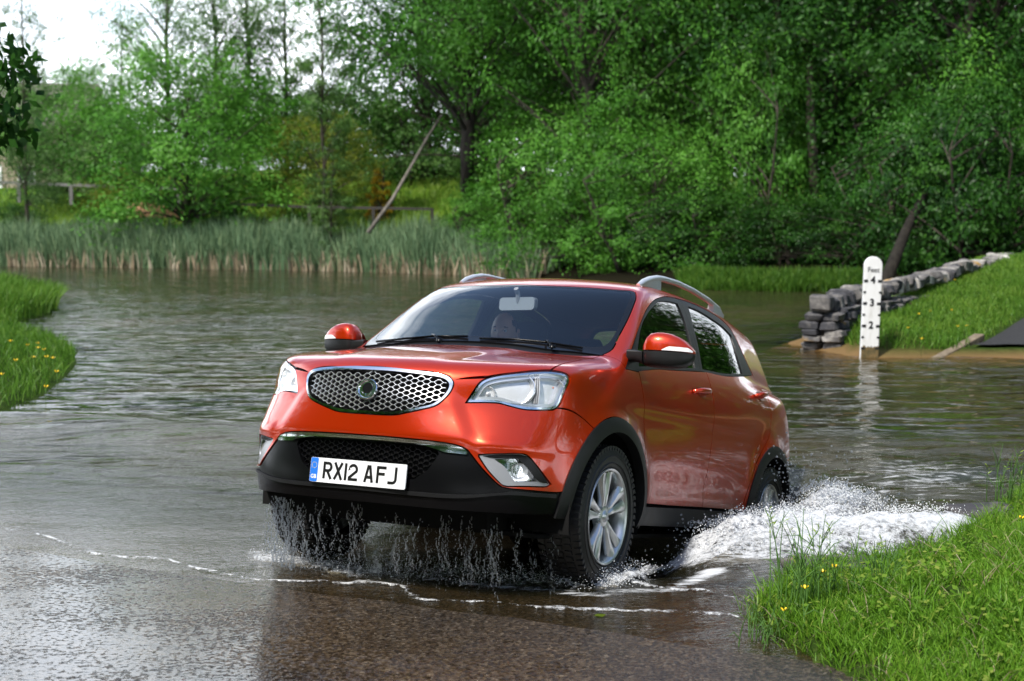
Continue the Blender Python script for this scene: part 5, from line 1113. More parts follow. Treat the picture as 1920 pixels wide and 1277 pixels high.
def mound(name, label, cat, c, rx, ry, h, m, seed, kind=None):
    n = 22; V = []; k = 9
    for i in range(k + 1):
        r = 1 - i / k
        for j in range(n):
            t = 2 * math.pi * j / n; q = r * (1 + .22 * float(fbm(np.array(math.cos(t) * 2 + seed), np.array(math.sin(t) * 2), 3, seed))); V.append((c[0] + rx * q * math.cos(t), c[1] + ry * q * math.sin(t), c[2] - .25 + (h + .25) * (1 - r ** 2.2) * (1 + .15 * math.sin(3 * t + seed) * r)))
    F = [(i * n + j, i * n + (j + 1) % n, (i + 1) * n + (j + 1) % n, (i + 1) * n + j) for i in range(k) for j in range(n)]
    return tag(mk(name, V, F, m), label, cat, kind=kind)
mound('earth_heap', 'patch of bare red-brown earth on the slope below the pale rail', 'earth', np.array(fat(280, 392, 76, .0)) - [0, 0, .2], 2.3, 1.2, .55, m_earth, 3)
mound('earth_bank', 'small sunlit tan earth bank in the dark hollow under the trees', 'earth', np.array(fat(1455, 362, 55, .2)), 1.0, .5, .4, m_earth, 5)
# ------------------------------------------------------------------ grass and reeds
def blades(name, P, ln, wd, lean, m, tone, R, bend=.5, label=None, cat=None, kind='stuff', parent=None, az=None):
    n = len(P); az = R.uniform(0, 2 * math.pi, n) if az is None else az; ln = ln * np.ones(n); wd = wd * np.ones(n); d = np.stack([np.cos(az), np.sin(az), np.zeros(n)], 1); fz = R.uniform(0, 2 * math.pi, n); s = np.stack([np.cos(fz), np.sin(fz), np.zeros(n)], 1)
    up = np.array([0, 0, 1.]); le = lean * R.uniform(.3, 1.5, n); V = []
    for t, w in ((0, 1), (.4, .85), (.75, .55)):
        c = P + up * (ln * t * (1 - .25 * le * t))[:, None] + d * (ln * le * (t * .35 + bend * t * t))[:, None]; V += [c - s * (wd * w / 2)[:, None], c + s * (wd * w / 2)[:, None]]
    V.append(P + up * (ln * (1 - .35 * le))[:, None] + d * (ln * le * (.35 + bend))[:, None])
    V = np.stack(V, 1).reshape(-1, 3); b = np.arange(n)[:, None] * 7; F = np.concatenate([np.stack([b[:, 0] + i for i in f], 1) for f in ((0, 1, 3), (0, 3, 2), (2, 3, 5), (2, 5, 4), (4, 5, 6))])
    return tag(mk(name, V, F, m, parent, smooth=True, attrs={'tone': np.repeat(tone, 7)}), label, cat, kind=kind)
g_near = leaf_mat('grass_near', (.060, .155, .011), (.140, .295, .022), (.31, .38, .07), .4)
g_far = leaf_mat('grass_far', (.040, .110, .012), (.090, .205, .020), (.20, .29, .04), .4)
g_reed = leaf_mat('reed_leaf', (.055, .105, .05), (.11, .175, .085), (.20, .26, .13), .25)
g_straw = leaf_mat('reed_straw', (.16, .12, .07), (.28, .22, .14), (.42, .36, .26), .2)
def scatter(n, box_, cond, R):
    X = R.uniform(box_[0], box_[1], n); Y = R.uniform(box_[2], box_[3], n); k = cond(X, Y); return X[k], Y[k]
R = np.random.default_rng(21)
X, Y = scatter(190000, (1.0, 5.2, 3.9, 11.5), lambda x, y: (sdist(x, y, BANK_R) > R.uniform(-.04, .06, len(x))) & (x < (y + .6) * .40 + .3), R)
Z = ground_z(X, Y); t_ = fbm(X * 2.2, Y * 2.2, 3, 44); ed = sdist(X, Y, BANK_R)
ln = .062 + .042 * np.clip(t_ + .3, 0, 1.4) + .03 * R.random(len(X)) + .05 * ss(.25, .05, ed) * ss(5.8, 6.4, Y)
tone = np.clip(.45 + .35 * fbm(X * .9, Y * .9, 3, 12) + R.normal(0, .14, len(X)) + (R.random(len(X)) < .05) * .5, 0, 1)
keepb = fbm(X * 3.1, Y * 3.1, 3, 91) > -.48 + .26 * ss(.30, .0, ed) * (R.random(len(X)) > .4); X, Y, Z, ln, tone, ed = (a_[keepb] for a_ in (X, Y, Z, ln, tone, ed))
tall_ = (R.random(len(X)) < .03); ln = ln * np.where(tall_, R.uniform(1.2, 1.9, len(X)), 1); blades('grass', np.stack([X, Y, Z - .005], 1), ln, .0058, .8, g_near, tone, R)
k_ = R.random(len(X)) < .022; blades('dead_grass', np.stack([X[k_], Y[k_], Z[k_]], 1), R.uniform(.05, .16, k_.sum()), .005, 1.1, g_straw, R.uniform(.1, .8, k_.sum()), R, .8, 'straw-coloured dead blades among the near grass', 'grass')
kw = (fbm(X * 1.7, Y * 1.7, 3, 55) > .22) & (R.random(len(X)) < .09); nw = kw.sum()
leaves(np.stack([X[kw], Y[kw], Z[kw] + R.uniform(.02, .10, nw)], 1), R.normal(size=(nw, 3)) * [1, 1, .25], .030, .022, R, R.uniform(.4, 1, nw), 'clover', g_near, None, out=np.tile([0, 0, 1.], (nw, 1))); tag(bpy.data.objects['clover'], 'patches of round-leaved weeds in the near grass', 'weeds', kind='stuff')
X, Y = scatter(60000, (-16, -4.5, 12.5, 34), lambda x, y: (sdist(x, y, BANK_L) > -.22) & (x > -(y + 2) * .40), R); Z = ground_z(X, Y)
ln = .14 + .12 * np.clip(fbm(X * 1.2, Y * 1.2, 3, 4) + .3, 0, 1) + .04 * R.random(len(X)) + .50 * ss(25, 27.5, Y)
blades('grass', np.stack([X, Y, Z - .01], 1), ln, .011 + .01 * ss(20, 30, Y), .7, g_far, np.clip(.42 + .3 * fbm(X * .7, Y * .7, 3, 2) + R.normal(0, .13, len(X)), 0, 1), R)
X, Y = scatter(110000, (4.2, 14, 19.3, 34), lambda x, y: (sdist(x, y, BANK_P) > .12) & ((x - 6.25) - (y - 19.55) * .60 < R.uniform(-.12, .06, len(x))) & (x < y * .38 + .3), R); Z = ground_z(X, Y)
blades('grass', np.stack([X, Y, Z - .01], 1), .09 + .05 * R.random(len(X)) + .06 * ss(.6, .15, sdist(X, Y, BANK_P)), .013, .6, g_far, np.clip(.55 + .25 * fbm(X * .8, Y * .8, 3, 7) + R.normal(0, .12, len(X)), 0, 1), R)
X, Y = scatter(26000, (5.2, 11, 40.5, 45), lambda x, y: (sdist(x, y, BANK_F) > -.5) & (sdist(x, y, BANK_F) < .9), R); Z = np.maximum(ground_z(X, Y), -.1)
blades('grass', np.stack([X, Y, Z], 1), R.uniform(.25, .6, len(X)), .03, .6, g_far, np.clip(R.normal(.35, .2, len(X)), 0, 1), R)
X, Y = scatter(60000, (-34, 12, 56, 92), lambda x, y: (sdist(x, y, BANK_F) > 3), R); Z = ground_z(X, Y)
blades('grass', np.stack([X, Y, Z - .02], 1), R.uniform(.25, .55, len(X)), .06, .6, g_far, np.clip(R.normal(.8, .18, len(X)), 0, 1), R)
# reed bed along the far shore
def shore(n, d0, d1):
    P = np.array([(-34, 77), (-27, 74.4), (-14.2, 67.8), (-6.1, 63), (-1.3, 57.6), (1.2, 53.0)], float); seg = np.linalg.norm(np.diff(P, axis=0), axis=1); u = R.uniform(0, seg.sum(), n); c = np.concatenate([[0], np.cumsum(seg)])
    x = np.interp(u, c, P[:, 0]); y = np.interp(u, c, P[:, 1]); e = R.uniform(d0, d1, n); return x + e * .5, y + e * .87, e, u / seg.sum()
X, Y, e, u = shore(24000, -1.2, 2.6); Z = np.maximum(ground_z(X, Y), -.3); thin = R.random(len(X)) < 1 - .85 * ss(.90, 1.0, u); X, Y, Z, u = X[thin], Y[thin], Z[thin], u[thin]
hv = (1.75 + .45 * fbm(X * .5, Y * .0, 3, 31)) * (1 - .25 * ss(.7, 1, u))
blades('reed_bed', np.stack([X, Y, Z], 1), hv * R.uniform(.55, 1.35, len(X)), .070, .38, g_reed, np.clip(.45 + .3 * fbm(X * .6, Y, 3, 3) + R.normal(0, .18, len(X)), 0, 1), R, .35, 'blue-green reeds along the far shore', 'reeds')
X, Y, e, u = shore(5200, -1.5, .4); Z = np.maximum(ground_z(X, Y), -.25); k = fbm(X * 1.3, Y * .4, 3, 17) > R.uniform(-.5, .4, len(X)); X, Y, Z = X[k], Y[k], Z[k]
blades('dead_reeds', np.stack([X, Y, Z], 1), R.uniform(.35, 1.45, len(X)), .085, .42, g_straw, np.clip(R.normal(.5, .25, len(X)), 0, 1), R, .2, 'dead straw-coloured reed stalks at the waterline', 'reeds')
# the branch that hangs into the top left corner
br = empty('overhanging_branch', 'dark leafy branch hanging into the top left corner', 'branch', at(-260, 250, 12)); b0 = np.array(at(-260, 250, 12))
tb = MB(); tip = [at(-30, 90, 12), at(20, 120, 12), at(-10, 190, 11.8), at(-5, 240, 12.1), at(-40, 40, 12)]
tb.tube(np.array([at(-260, 250, 12) + [0, 0, -2.2], at(-250, 180, 12), at(-240, 20, 12)]) - b0, [.16, .13, .08], 8)
for p in tip: tb.tube(np.array([at(-250, 160, 12), at(-120, 110, 12), p]) - b0, [.05, .03, .008], 6)
tb.build('trunk', m_bark, br); Rb = np.random.default_rng(5); P = np.concatenate([np.array(p) - b0 + Rb.normal(size=(110, 3)) * [.13, .2, .12] for p in tip[:4]] + [np.array(at(px, py, 12)) - b0 + Rb.normal(size=(160, 3)) * .3 for px, py in ((-140, 60), (-150, 160), (-200, 220), (-190, 20))])
leaves(P, Rb.normal(size=P.shape) + [0, 0, -1.2], .12, .07, Rb, np.clip(Rb.normal(.35, .2, len(P)), 0, 1), 'crown', lf_dark, br)
# unseen trees and bushes added round the camera to darken the car's reflections
for k, (x, y, sc) in enumerate(((15, 8, .62), (19, 15, .7), (15, 21, .5), (18, 25, .6), (14, 14, .42), (24, 33, .8), (16, 0, .6), (13, -9, .66), (3, -19, .95), (-6, -18, .9), (-15, -16, .9), (11, -18, .95), (-1, -27, 1.1), (-22, -9, .8), (-9, -26, 1.1), (8, -27, 1.1), (-18, 0, .85), (-17, -6, .85), (-21, 6, .95), (-24, -2, 1.1))):
    dup((t_will2, t_dark)[k % 2], 'tree beyond the edge of the photo, added to darken reflections in the paint', (x, y, .2), k * 1.9, (sc,) * 3, 'trees outside the frame')
for k, (x, y, sc) in enumerate(((20, 15, 1.9), (22.5, 22, 2.0), (27, 30, 2.2), (36, 40, 2.6), (-15, -2.5, 1.9), (-16, 3.5, 1.9), (-14, -9, 1.9))):
    dup((t_dbush, t_bush)[k % 2], 'dense bush beyond the edges of the photo, added to darken reflections in the car', (x, y, .1), k * 1.3, (sc,) * 3, 'bushes outside the frame')
# ------------------------------------------------------------------ stone wall, depth post, kerb, stones
m_rub = mat('lichened_stone', (.3, .29, .26), .95, spec=.2); tcw = N(m_rub, 'ShaderNodeTexCoord')
a1 = N(m_rub, 'ShaderNodeTexNoise', Scale=4.5, Detail=8, Roughness=.7); a2 = N(m_rub, 'ShaderNodeTexNoise', Scale=1.7, Detail=5); oi = N(m_rub, 'ShaderNodeAttribute', attribute_name='tone')
r1 = ramp(m_rub, [(.30, (.05, .05, .055)), (.48, (.16, .15, .14)), (.62, (.36, .34, .31)), (.75, (.62, .60, .56))]); r2 = ramp(m_rub, [(.60, (0, 0, 0)), (.68, (1, 1, 1))]); mxr = N(m_rub, 'ShaderNodeMix', data_type='RGBA')
for n in (a1, a2): LK(m_rub, tcw.outputs['Object'], n.inputs['Vector'])
ad_ = N(m_rub, 'ShaderNodeMath', operation='ADD'); LK(m_rub, a1.outputs['Fac'], ad_.inputs[0]); LK(m_rub, oi.outputs['Fac'], ad_.inputs[1]); LK(m_rub, ad_.outputs[0], r1.inputs['Fac']); LK(m_rub, a2.outputs['Fac'], r2.inputs['Fac'])
LK(m_rub, r2.outputs['Color'], mxr.inputs[0]); LK(m_rub, r1.outputs['Color'], mxr.inputs[6]); mxr.inputs[7].default_value = (.34, .20, .05, 1); LK(m_rub, mxr.outputs[2], P_(m_rub).inputs['Base Color'])
bmp_ = N(m_rub, 'ShaderNodeBump', Strength=.7, Distance=.03); LK(m_rub, a1.outputs['Fac'], bmp_.inputs['Height']); LK(m_rub, bmp_.outputs[0], P_(m_rub).inputs['Normal'])
def rock(mb, tn, c, d, R3, R, tone, n=12, k=6, rough=.15):
    """a rough-hewn block: a box with every corner knocked about, its edges rounded and its faces uneven"""
    cj = R.normal(0, rough, (2, 2, 2, 3)); ph = R.uniform(0, 99); V = []
    for i in range(k + 1):
        f = -1 + 2 * i / k; h = (1 - abs(f) ** 9) ** .22 if abs(f) < 1 else .72
        for j in range(n):
            t = 2 * math.pi * (j + .5) / n; c_, s_ = math.cos(t), math.sin(t); e = .22
            p = np.array([math.copysign(abs(c_) ** e, c_) * h, math.copysign(abs(s_) ** e, s_) * h, f]); w = (p + 1) / 2; off = 0
            for a in (0, 1):
                for b in (0, 1):
                    for g in (0, 1): off = off + cj[a, b, g] * (w[0] if a else 1 - w[0]) * (w[1] if b else 1 - w[1]) * (w[2] if g else 1 - w[2])
            nz = .07 * float(fbm(np.array(p[0] * 1.7 + ph), np.array(p[1] * 1.7 + p[2] * 1.3), 3, 3))
            V.append(np.array(c) + R3 @ ((p * (1 + nz) + off) * np.array(d) / 2))
    mb.add(V, [(i * n + j, i * n + (j + 1) % n, (i + 1) * n + (j + 1) % n, (i + 1) * n + j) for i in range(k) for j in range(n)] + [tuple(range(n))[::-1], tuple(k * n + j for j in range(n))]); tn += [tone] * len(V)
R = np.random.default_rng(12); mb = MB(); tn = []
wa, wb = np.array([4.40, 20.36]), np.array([11.4, 32.5]); wd_ = (wb - wa) / np.linalg.norm(wb - wa); wl = np.linalg.norm(wb - wa); wn2 = np.array([-wd_[1], wd_[0]])
RW = np.array([[wd_[0], wn2[0], 0], [wd_[1], wn2[1], 0], [0, 0, 1.]])
def wtop(s): return .70 + .035 * s + .02 * math.sin(s * 1.7)
z = -.25; row = 0
while z < .55:
    h = R.uniform(.055, .15)
    for side in (-1, 1):
        s = R.uniform(-.05, .1)
        while s < min(wl, 5.5):
            l = R.uniform(.12, .34); p = wa + wd_ * (s + l / 2) + wn2 * side * (.155 + R.normal(0, .025)) * (1 - .15 * z)
            if z + h < wtop(s) - .12: rock(mb, tn, (p[0], p[1], z + h / 2), (l * R.uniform(.94, 1.02), .27, h * 1.04), RW @ np.array(Matrix.Rotation(R.normal(0, .05), 3, 'Y')), R, R.normal(-.17, .09))
            s += l
    z += h
s = 0
while s < wl:
    l = R.uniform(.10, .26) if s < 5 else R.uniform(.22, .45); p = wa + wd_ * (s + l / 2); g_ = float(ground_z(np.array(p[0]), np.array(p[1]))); zt = max(wtop(s), g_ + (.16 if s < 2.2 else .05))
    Rt = RW @ np.array(Matrix.Rotation(R.normal(0, .12), 3, 'Y') @ Matrix.Rotation(R.normal(0, .1), 3, 'X')); rock(mb, tn, (p[0], p[1], zt - .06 + R.normal(0, .03)), (l * 1.0, .42 * R.uniform(.75, 1.1), R.uniform(.16, .30) if s < 2.5 else R.uniform(.16, .24)), Rt, R, R.normal(-.07, .08)); s += l * .96
wl_o = mk('stone_wall', mb.v, mb.f, m_rub, attrs={'tone': tn}); auto_smooth(wl_o, 24); tag(wl_o, 'low grey dry-stone wall with lichen, its end standing in the water', 'wall')
# depth post
m_post = mat('post_white', (.80, .80, .79), .5); rp_ = noisy(m_post, [(.25, (.50, .49, .44)), (.48, (.74, .74, .72)), (.7, (.80, .80, .79))], 4, 7, vscale=(2.5, 1, .6))
m_weed = mat('post_weed', (.09, .07, .03), .9); noisy(m_weed, [(.3, (.05, .05, .02)), (.7, (.20, .13, .05))], 18, 5)
base = np.array(at(1629, 672, 19.25)); base[2] = 0
dp = empty('depth_post', 'white rounded ford depth post marked in feet beside the end of the wall', 'depth post', base)
dp.rotation_euler = (0, math.radians(1.6), 0)
U0 = .3048; z0 = -.19                       # the zero mark lies on the road under the water
def zof(ft): return z0 + ft * U0
hw, hd = .122, .035; top_z = 1.36
out = [(hw, -.5), (hw, top_z - hw)] + [(hw * math.cos(t), top_z - hw + hw * math.sin(t)) for t in np.linspace(.15, math.pi - .15, 14)] + [(-hw, top_z - hw), (-hw, -.5)]
n = len(out); V = [(x, y, z) for y in (-hd, hd) for x, z in out]; F = [tuple(range(n))[::-1], tuple(range(n, 2 * n))] + [(i, (i + 1) % n, n + (i + 1) % n, n + i) for i in range(n)]
pb = mk('board', V, F, m_post, dp, smooth=False); bevel(pb, .012, 2, 40)
b = MB(); b.box((0, -hd - .004, .03), (2 * hw - .02, .006, .22)); 
wv = MB(); Rp = np.random.default_rng(3); xs_ = np.linspace(-hw + .004, hw - .004, 15); tops = .12 + .05 * Rp.random(15)
wv.add([(x, -hd - .003, -.2) for x in xs_] + [(x, -hd - .003, t) for x, t in zip(xs_, tops)], [(i, i + 1, 16 + i, 15 + i) for i in range(14)]); wv.build('weed_stain', m_weed, pb, smooth=False)
mk_ = MB()
for ft in (4, 3, 2, 1):
    for sx in (-1, 1): mk_.box((sx * (hw - .027), -hd - .002, zof(ft)), (.054, .006, .036 if ft > 1 else .03))
for ft in (3.5, 2.5, 1.5):
    for sx in (-1, 1): mk_.box((sx * (hw - .017), -hd - .002, zof(ft)), (.034, .006, .026))
mk_.build('scale_marks', m_char, pb, smooth=False)
def lab(s, z, size, nm, bold=.004):
    V, F = text_mesh(s, size, bold); mk(nm, np.stack([V[:, 0] * .95, V[:, 2] * 0 - hd - .005, V[:, 1] + z - size * .36], 1), F, m_char, pb, smooth=False)
for ft in (4, 3, 2): lab(str(ft), zof(ft) + .018, .135, 'numeral')
lab('Feet', zof(4) + .155, .098, 'lettering', .0)
# concrete kerb strip running into the water
m_conc = mat('kerb_concrete', (.20, .16, .11), .9); noisy(m_conc, [(.3, (.10, .075, .045)), (.7, (.24, .19, .13))], 9, 6, bump=.5)
ka, kb = np.array([5.55, 18.95, -.10]), np.array([6.66, 20.2, .20]); d_ = (kb - ka) / np.linalg.norm(kb - ka); sx = np.cross([0, 0, 1], d_); sx /= np.linalg.norm(sx)
b = MB(); b.box((ka + kb) / 2, (np.linalg.norm(kb - ka), .15, .10), np.stack([d_, sx, np.cross(d_, sx)], 1)); kb_o = b.build('kerb_strip', m_conc, None, smooth=False); bevel(kb_o, .015); tag(kb_o, 'weathered concrete edging strip sloping into the water beside the far road', 'kerb')
# stones on the near bank
for k, (px, py, Y, d, lb) in enumerate(((1560, 1096, 6.85, (.42, .20, .12), 'flat brown stone half buried in the tall grass at the water edge'), (1845, 996, 8.15, (.36, .24, .16), 'dark mossy stone at the water edge upstream of the white water'), (1790, 1020, 7.80, (.28, .18, .10), 'flat brown stone between the white water and the near grass'))):
    q = MB(); tq = []; R3 = np.eye(3); c = np.array(at(px, py, Y)); c[2] = max(.02, c[2] - .04); rock(q, tq, c, d, R3, R, R.normal(-.20, .03), 22, 11, .16); so = mk('stone', q.v, q.f, m_rub, attrs={'tone': tq}); tag(so, lb, 'stone')
# buttercups: stem and open yellow flower
m_but = mat('buttercup_yellow', (.80, .55, .01), .4); m_stem = mat('stem_green', (.06, .15, .02), .7)
def flower():
    r = empty('buttercup', 'small yellow buttercup', 'flower'); s = MB(); s.tube([(0, 0, -.02), (.004, 0, .08), (.002, .004, .15)], .0016, 5); s.build('stem', m_stem, r)
    f = MB(); V = [(.002, .004, .15)]
    for k in range(5):
        a = 2 * math.pi * k / 5
        for da, rr, zz in ((-.5, .010, .155), (-.25, .017, .163), (.25, .017, .163), (.5, .010, .155)): V.append((.002 + rr * math.cos(a + da), .004 + rr * math.sin(a + da), zz))
    F = []
    for k in range(5): b_ = 1 + 4 * k; F.append((0, b_, b_ + 1, b_ + 2, b_ + 3))
    f.add(V, F); f.build('petals', m_but, r, smooth=False); return r
fl = flower(); first = [True]
def put_flower(x, y, sc, label, group):
    z = float(ground_z(np.array(x), np.array(y)))
    if first[0]: first[0] = False; fl.location = (x, y, z); fl.scale = (sc,) * 3; fl['label'] = label; fl['group'] = group; return
    dup(fl, label, (x, y, z), random.uniform(0, 6), (sc,) * 3, group)
for px, py in ((1542, 1080), (1566, 1072), (1472, 1122), (1508, 1108), (1915, 1000)):
    p = at(px, py, 6.5); Yf = 2667 * (CAM_H - .2) / (py - 437); p = at(px, py, Yf); put_flower(float(p[0]), float(p[1]), 1.0, 'yellow buttercup in the near grass at the water edge', 'buttercups in the near grass')
for px, py in ((20, 640), (52, 642), (70, 638), (72, 645), (82, 648), (88, 658), (62, 662), (98, 658), (107, 672), (84, 690), (2, 692), (30, 668)):
    Yf = 2667 * (CAM_H - .36) / (py - 437); p = at(px, py, Yf); put_flower(float(p[0]), float(p[1]), 1.7, 'yellow buttercup on the left grass bank', 'buttercups on the left bank')
for px, py in ((1728, 622), (1733, 630), (1744, 604), (1785, 603), (1796, 616), (1812, 615), (1722, 608), (1790, 578), (1703, 618)):
    Yf = 2667 * (CAM_H - .34) / (py - 437); p = at(px, py, Yf); put_flower(float(p[0]), float(p[1]), 1.5, 'yellow buttercup on the grass slope behind the depth post', 'buttercups behind the depth post')
# tall wispy grasses with seed heads
def wisps(label, px, py, n, hmax, seed):
    R = np.random.default_rng(seed); Yf = 2667 * (CAM_H - .16) / (py - 437); c = at(px, py, Yf); b = MB(); hb = []; root = empty('tall_grass', label, 'tall grass', (c[0], c[1], float(ground_z(np.array(c[0]), np.array(c[1])))))
    for k in range(n):
        a = R.uniform(0, 6.28); h = hmax * R.uniform(.45, 1); l = R.uniform(.05, .4) * h; o = R.normal(size=2) * .06; t = np.linspace(0, 1, 7); P = np.stack([o[0] + np.cos(a) * l * t ** 2, o[1] + np.sin(a) * l * t ** 2, h * t * (1 - .12 * t)], 1); b.tube(P, np.linspace(.0034, .0014, 7), 5, cap=False)
        if k % 3 == 0:
            for q in range(7):
                p0 = P[-1] + (P[-2] - P[-1]) * q * .22; d = np.array([R.normal(), R.normal(), .9]); d /= np.linalg.norm(d); hb.append((p0, d))
        else:
            for q in range(2): i = R.integers(2, 5); d = np.array([R.normal(), R.normal(), 1.1]); d /= np.linalg.norm(d); e = P[i] + d * h * .35; b.tube([P[i], (P[i] + e) / 2 + [0, 0, .01], e - [0, 0, .03]], [.0022, .002, .0004], 4, cap=False)
    b.build('stems', m_stem, root)
    if hb: leaves(np.array([p for p, d in hb]), np.array([d for p, d in hb]), .035, .006, R, np.full(len(hb), .8), 'seed_heads', g_near, root)
wisps('tall wispy seeding grass at the water edge beside the buttercups', 1500, 1105, 20, .52, 1)
wisps('shorter wispy grass over the flat brown stone', 1570, 1092, 14, .30, 2)
wisps('tall thin grass stalks left of the flat brown stone', 1535, 1100, 12, .42, 3)
wisps('sparse grass stalks in front of the white water', 1640, 1075, 18, .28, 4)
wisps('tall wispy grass at the right edge of the photo', 1890, 925, 14, .5, 5)
wisps('low dark grass tuft at the point of the near bank', 1440, 1138, 20, .26, 6)
# fallen leaf on the road
p = at(1124, 1166, 6.14); z = float(road_z(np.array(p[0]), np.array(p[1]))) + .008
tag(mk('fallen_leaf', [(p[0] - .03, p[1], z), (p[0] - .008, p[1] + .022, z + .004), (p[0] + .012, p[1] + .028, z + .001), (p[0] + .03, p[1] + .004, z + .006), (p[0] + .012, p[1] - .022, z + .001), (p[0] - .012, p[1] - .02, z + .005)], [(0, 1, 2, 3, 4, 5)][0:1], lf_yel), 'yellow-green leaf lying on the wet road', 'leaf')
# ------------------------------------------------------------------ moving water round the car
m_foam = bpy.data.materials.new('foam'); m_foam.use_nodes = True; m = m_foam; m.node_tree.nodes.clear(); o_ = N(m, 'ShaderNodeOutputMaterial'); tcf = N(m, 'ShaderNodeTexCoord')
d_1 = N(m, 'ShaderNodeBsdfDiffuse'); d_1.inputs['Color'].default_value = (.78, .80, .82, 1); t_1 = N(m, 'ShaderNodeBsdfTranslucent'); t_1.inputs['Color'].default_value = (.78, .80, .82, 1); g_1 = N(m, 'ShaderNodeBsdfGlossy', Roughness=.15); tp_ = N(m, 'ShaderNodeBsdfTransparent')
fa = N(m, 'ShaderNodeAttribute', attribute_name='foam'); fn = N(m, 'ShaderNodeTexNoise', Scale=30, Detail=7, Roughness=.7); LK(m, tcf.outputs['Object'], fn.inputs['Vector']); fb_ = N(m, 'ShaderNodeBump', Strength=.6, Distance=.012); LK(m, fn.outputs['Fac'], fb_.inputs['Height'])
for n_ in (d_1, g_1, t_1): LK(m, fb_.outputs[0], n_.inputs['Normal'])
s1 = N(m, 'ShaderNodeMixShader'); s1.inputs[0].default_value = .3; LK(m, d_1.outputs[0], s1.inputs[1]); LK(m, t_1.outputs[0], s1.inputs[2]); s2 = N(m, 'ShaderNodeMixShader'); s2.inputs[0].default_value = .12; LK(m, s1.outputs[0], s2.inputs[1]); LK(m, g_1.outputs[0], s2.inputs[2])
am = N(m, 'ShaderNodeMath', operation='ADD'); LK(m, fn.outputs['Fac'], am.inputs[0]); LK(m, fa.outputs['Fac'], am.inputs[1]); ar_ = N(m, 'ShaderNodeMapRange'); ar_.inputs['From Min'].default_value = .90; ar_.inputs['From Max'].default_value = 1.15; LK(m, am.outputs[0], ar_.inputs['Value'])
s3 = N(m, 'ShaderNodeMixShader'); LK(m, ar_.outputs[0], s3.inputs[0]); LK(m, tp_.outputs[0], s3.inputs[1]); LK(m, s2.outputs[0], s3.inputs[2]); LK(m, s3.outputs[0], o_.inputs[0])
m_drop = bpy.data.materials.new('water_drop'); m_drop.use_nodes = True; m = m_drop; m.node_tree.nodes.clear(); o_ = N(m, 'ShaderNodeOutputMaterial'); a_ = N(m, 'ShaderNodeBsdfTransparent'); b_ = N(m, 'ShaderNodeBsdfGlossy', Roughness=.06); c_ = N(m, 'ShaderNodeBsdfTranslucent'); c_.inputs['Color'].default_value = (.75, .8, .85, 1)
fw = N(m, 'ShaderNodeLayerWeight', Blend=.45); x_ = N(m, 'ShaderNodeMixShader'); LK(m, fw.outputs['Facing'], x_.inputs[0]); LK(m, a_.outputs[0], x_.inputs[1]); LK(m, b_.outputs[0], x_.inputs[2]); y_ = N(m, 'ShaderNodeMixShader'); y_.inputs[0].default_value = .38; LK(m, x_.outputs[0], y_.inputs[1]); LK(m, c_.outputs[0], y_.inputs[2]); LK(m, y_.outputs[0], o_.inputs[0])
ICO = None
def drops(name, P, rad, m, label, st=None, kind='stuff'):
    """many droplets as one mesh; st stretches each along a direction"""
    bm = bmesh.new(); bmesh.ops.create_icosphere(bm, subdivisions=1, radius=1); v0 = np.array([v.co[:] for v in bm.verts]); f0 = np.array([[v.index for v in f.verts] for f in bm.faces]); bm.free()
    n = len(P); S = np.broadcast_to(np.array(rad, float)[:, None] * np.ones((n, 1)), (n, 1)); A = v0[None] * S[:, :, None]
    if st is not None: A = A + (A @ st[:, :, None] / (np.linalg.norm(st, axis=1)[:, None, None] + 1e-9)) * st[:, None, :]
    V = (A + P[:, None]).reshape(-1, 3); F = (f0[None] + (np.arange(n) * len(v0))[:, None, None]).reshape(-1, 3); return tag(mk(name, V, F, m), label, 'splash', kind=kind)
def car2w(p): return np.asarray(p) @ CAR_M.T + CAR_T
R = np.random.default_rng(77)
# breaking wave thrown up by the rear wheel
def wave(name, label, x0, x1, y0, y1, st_, hfun, ffun):
    X, Y = np.meshgrid(np.arange(x0, x1, st_), np.arange(y0, y1, st_)); H_ = hfun(X, Y); Z = water_z(X, Y) * .8 + H_ - .012; fo = ffun(X, Y, H_)
    F = gridfaces(*X.shape); k = (fo.ravel()[F] > .25).all(1); return tag(mk(name, np.stack([X + .02 * fbm(X * 9, Y * 9, 2, 5), Y, Z], -1).reshape(-1, 3), F[k], m_foam, attrs={'foam': fo.ravel()}), label, 'splash', kind='stuff')
SPL = [((.72, 7.45), (1.3, 7.75), (1.9, 7.75), (2.35, 7.85))]
def hrear(X, Y):
    e = 1.0 * ridge(X, Y, [(1.15, 7.70), (1.45, 7.95), (1.75, 8.25), (2.0, 8.7)], .26) + .42 * ridge(X, Y, [(1.45, 7.50), (2.0, 7.6), (2.45, 7.8)], .24)
    n_ = fbm(X * 3.2 + .5 * fbm(X * 4, Y * 4, 2, 6), Y * 4.2, 5, 61); n2_ = np.abs(fbm(X * 12, Y * 12, 4, 62)); return np.clip(e, 0, 1.1) * (.085 + .13 * n_ + .05 * n2_) 
wave('breaking_wave', 'white breaking wave thrown up by the rear wheel', .45, 2.75, 6.95, 9.4, .012, hrear, lambda X, Y, H_: .57 * np.clip(ridge(X, Y, [(1.05, 7.50), (1.5, 7.85), (1.85, 8.3), (2.1, 8.9)], .36) + ridge(X, Y, [(1.3, 7.40), (2.0, 7.55), (2.5, 7.8)], .30), 0, 1) + .16 * fbm(X * 5, Y * 7, 4, 8))
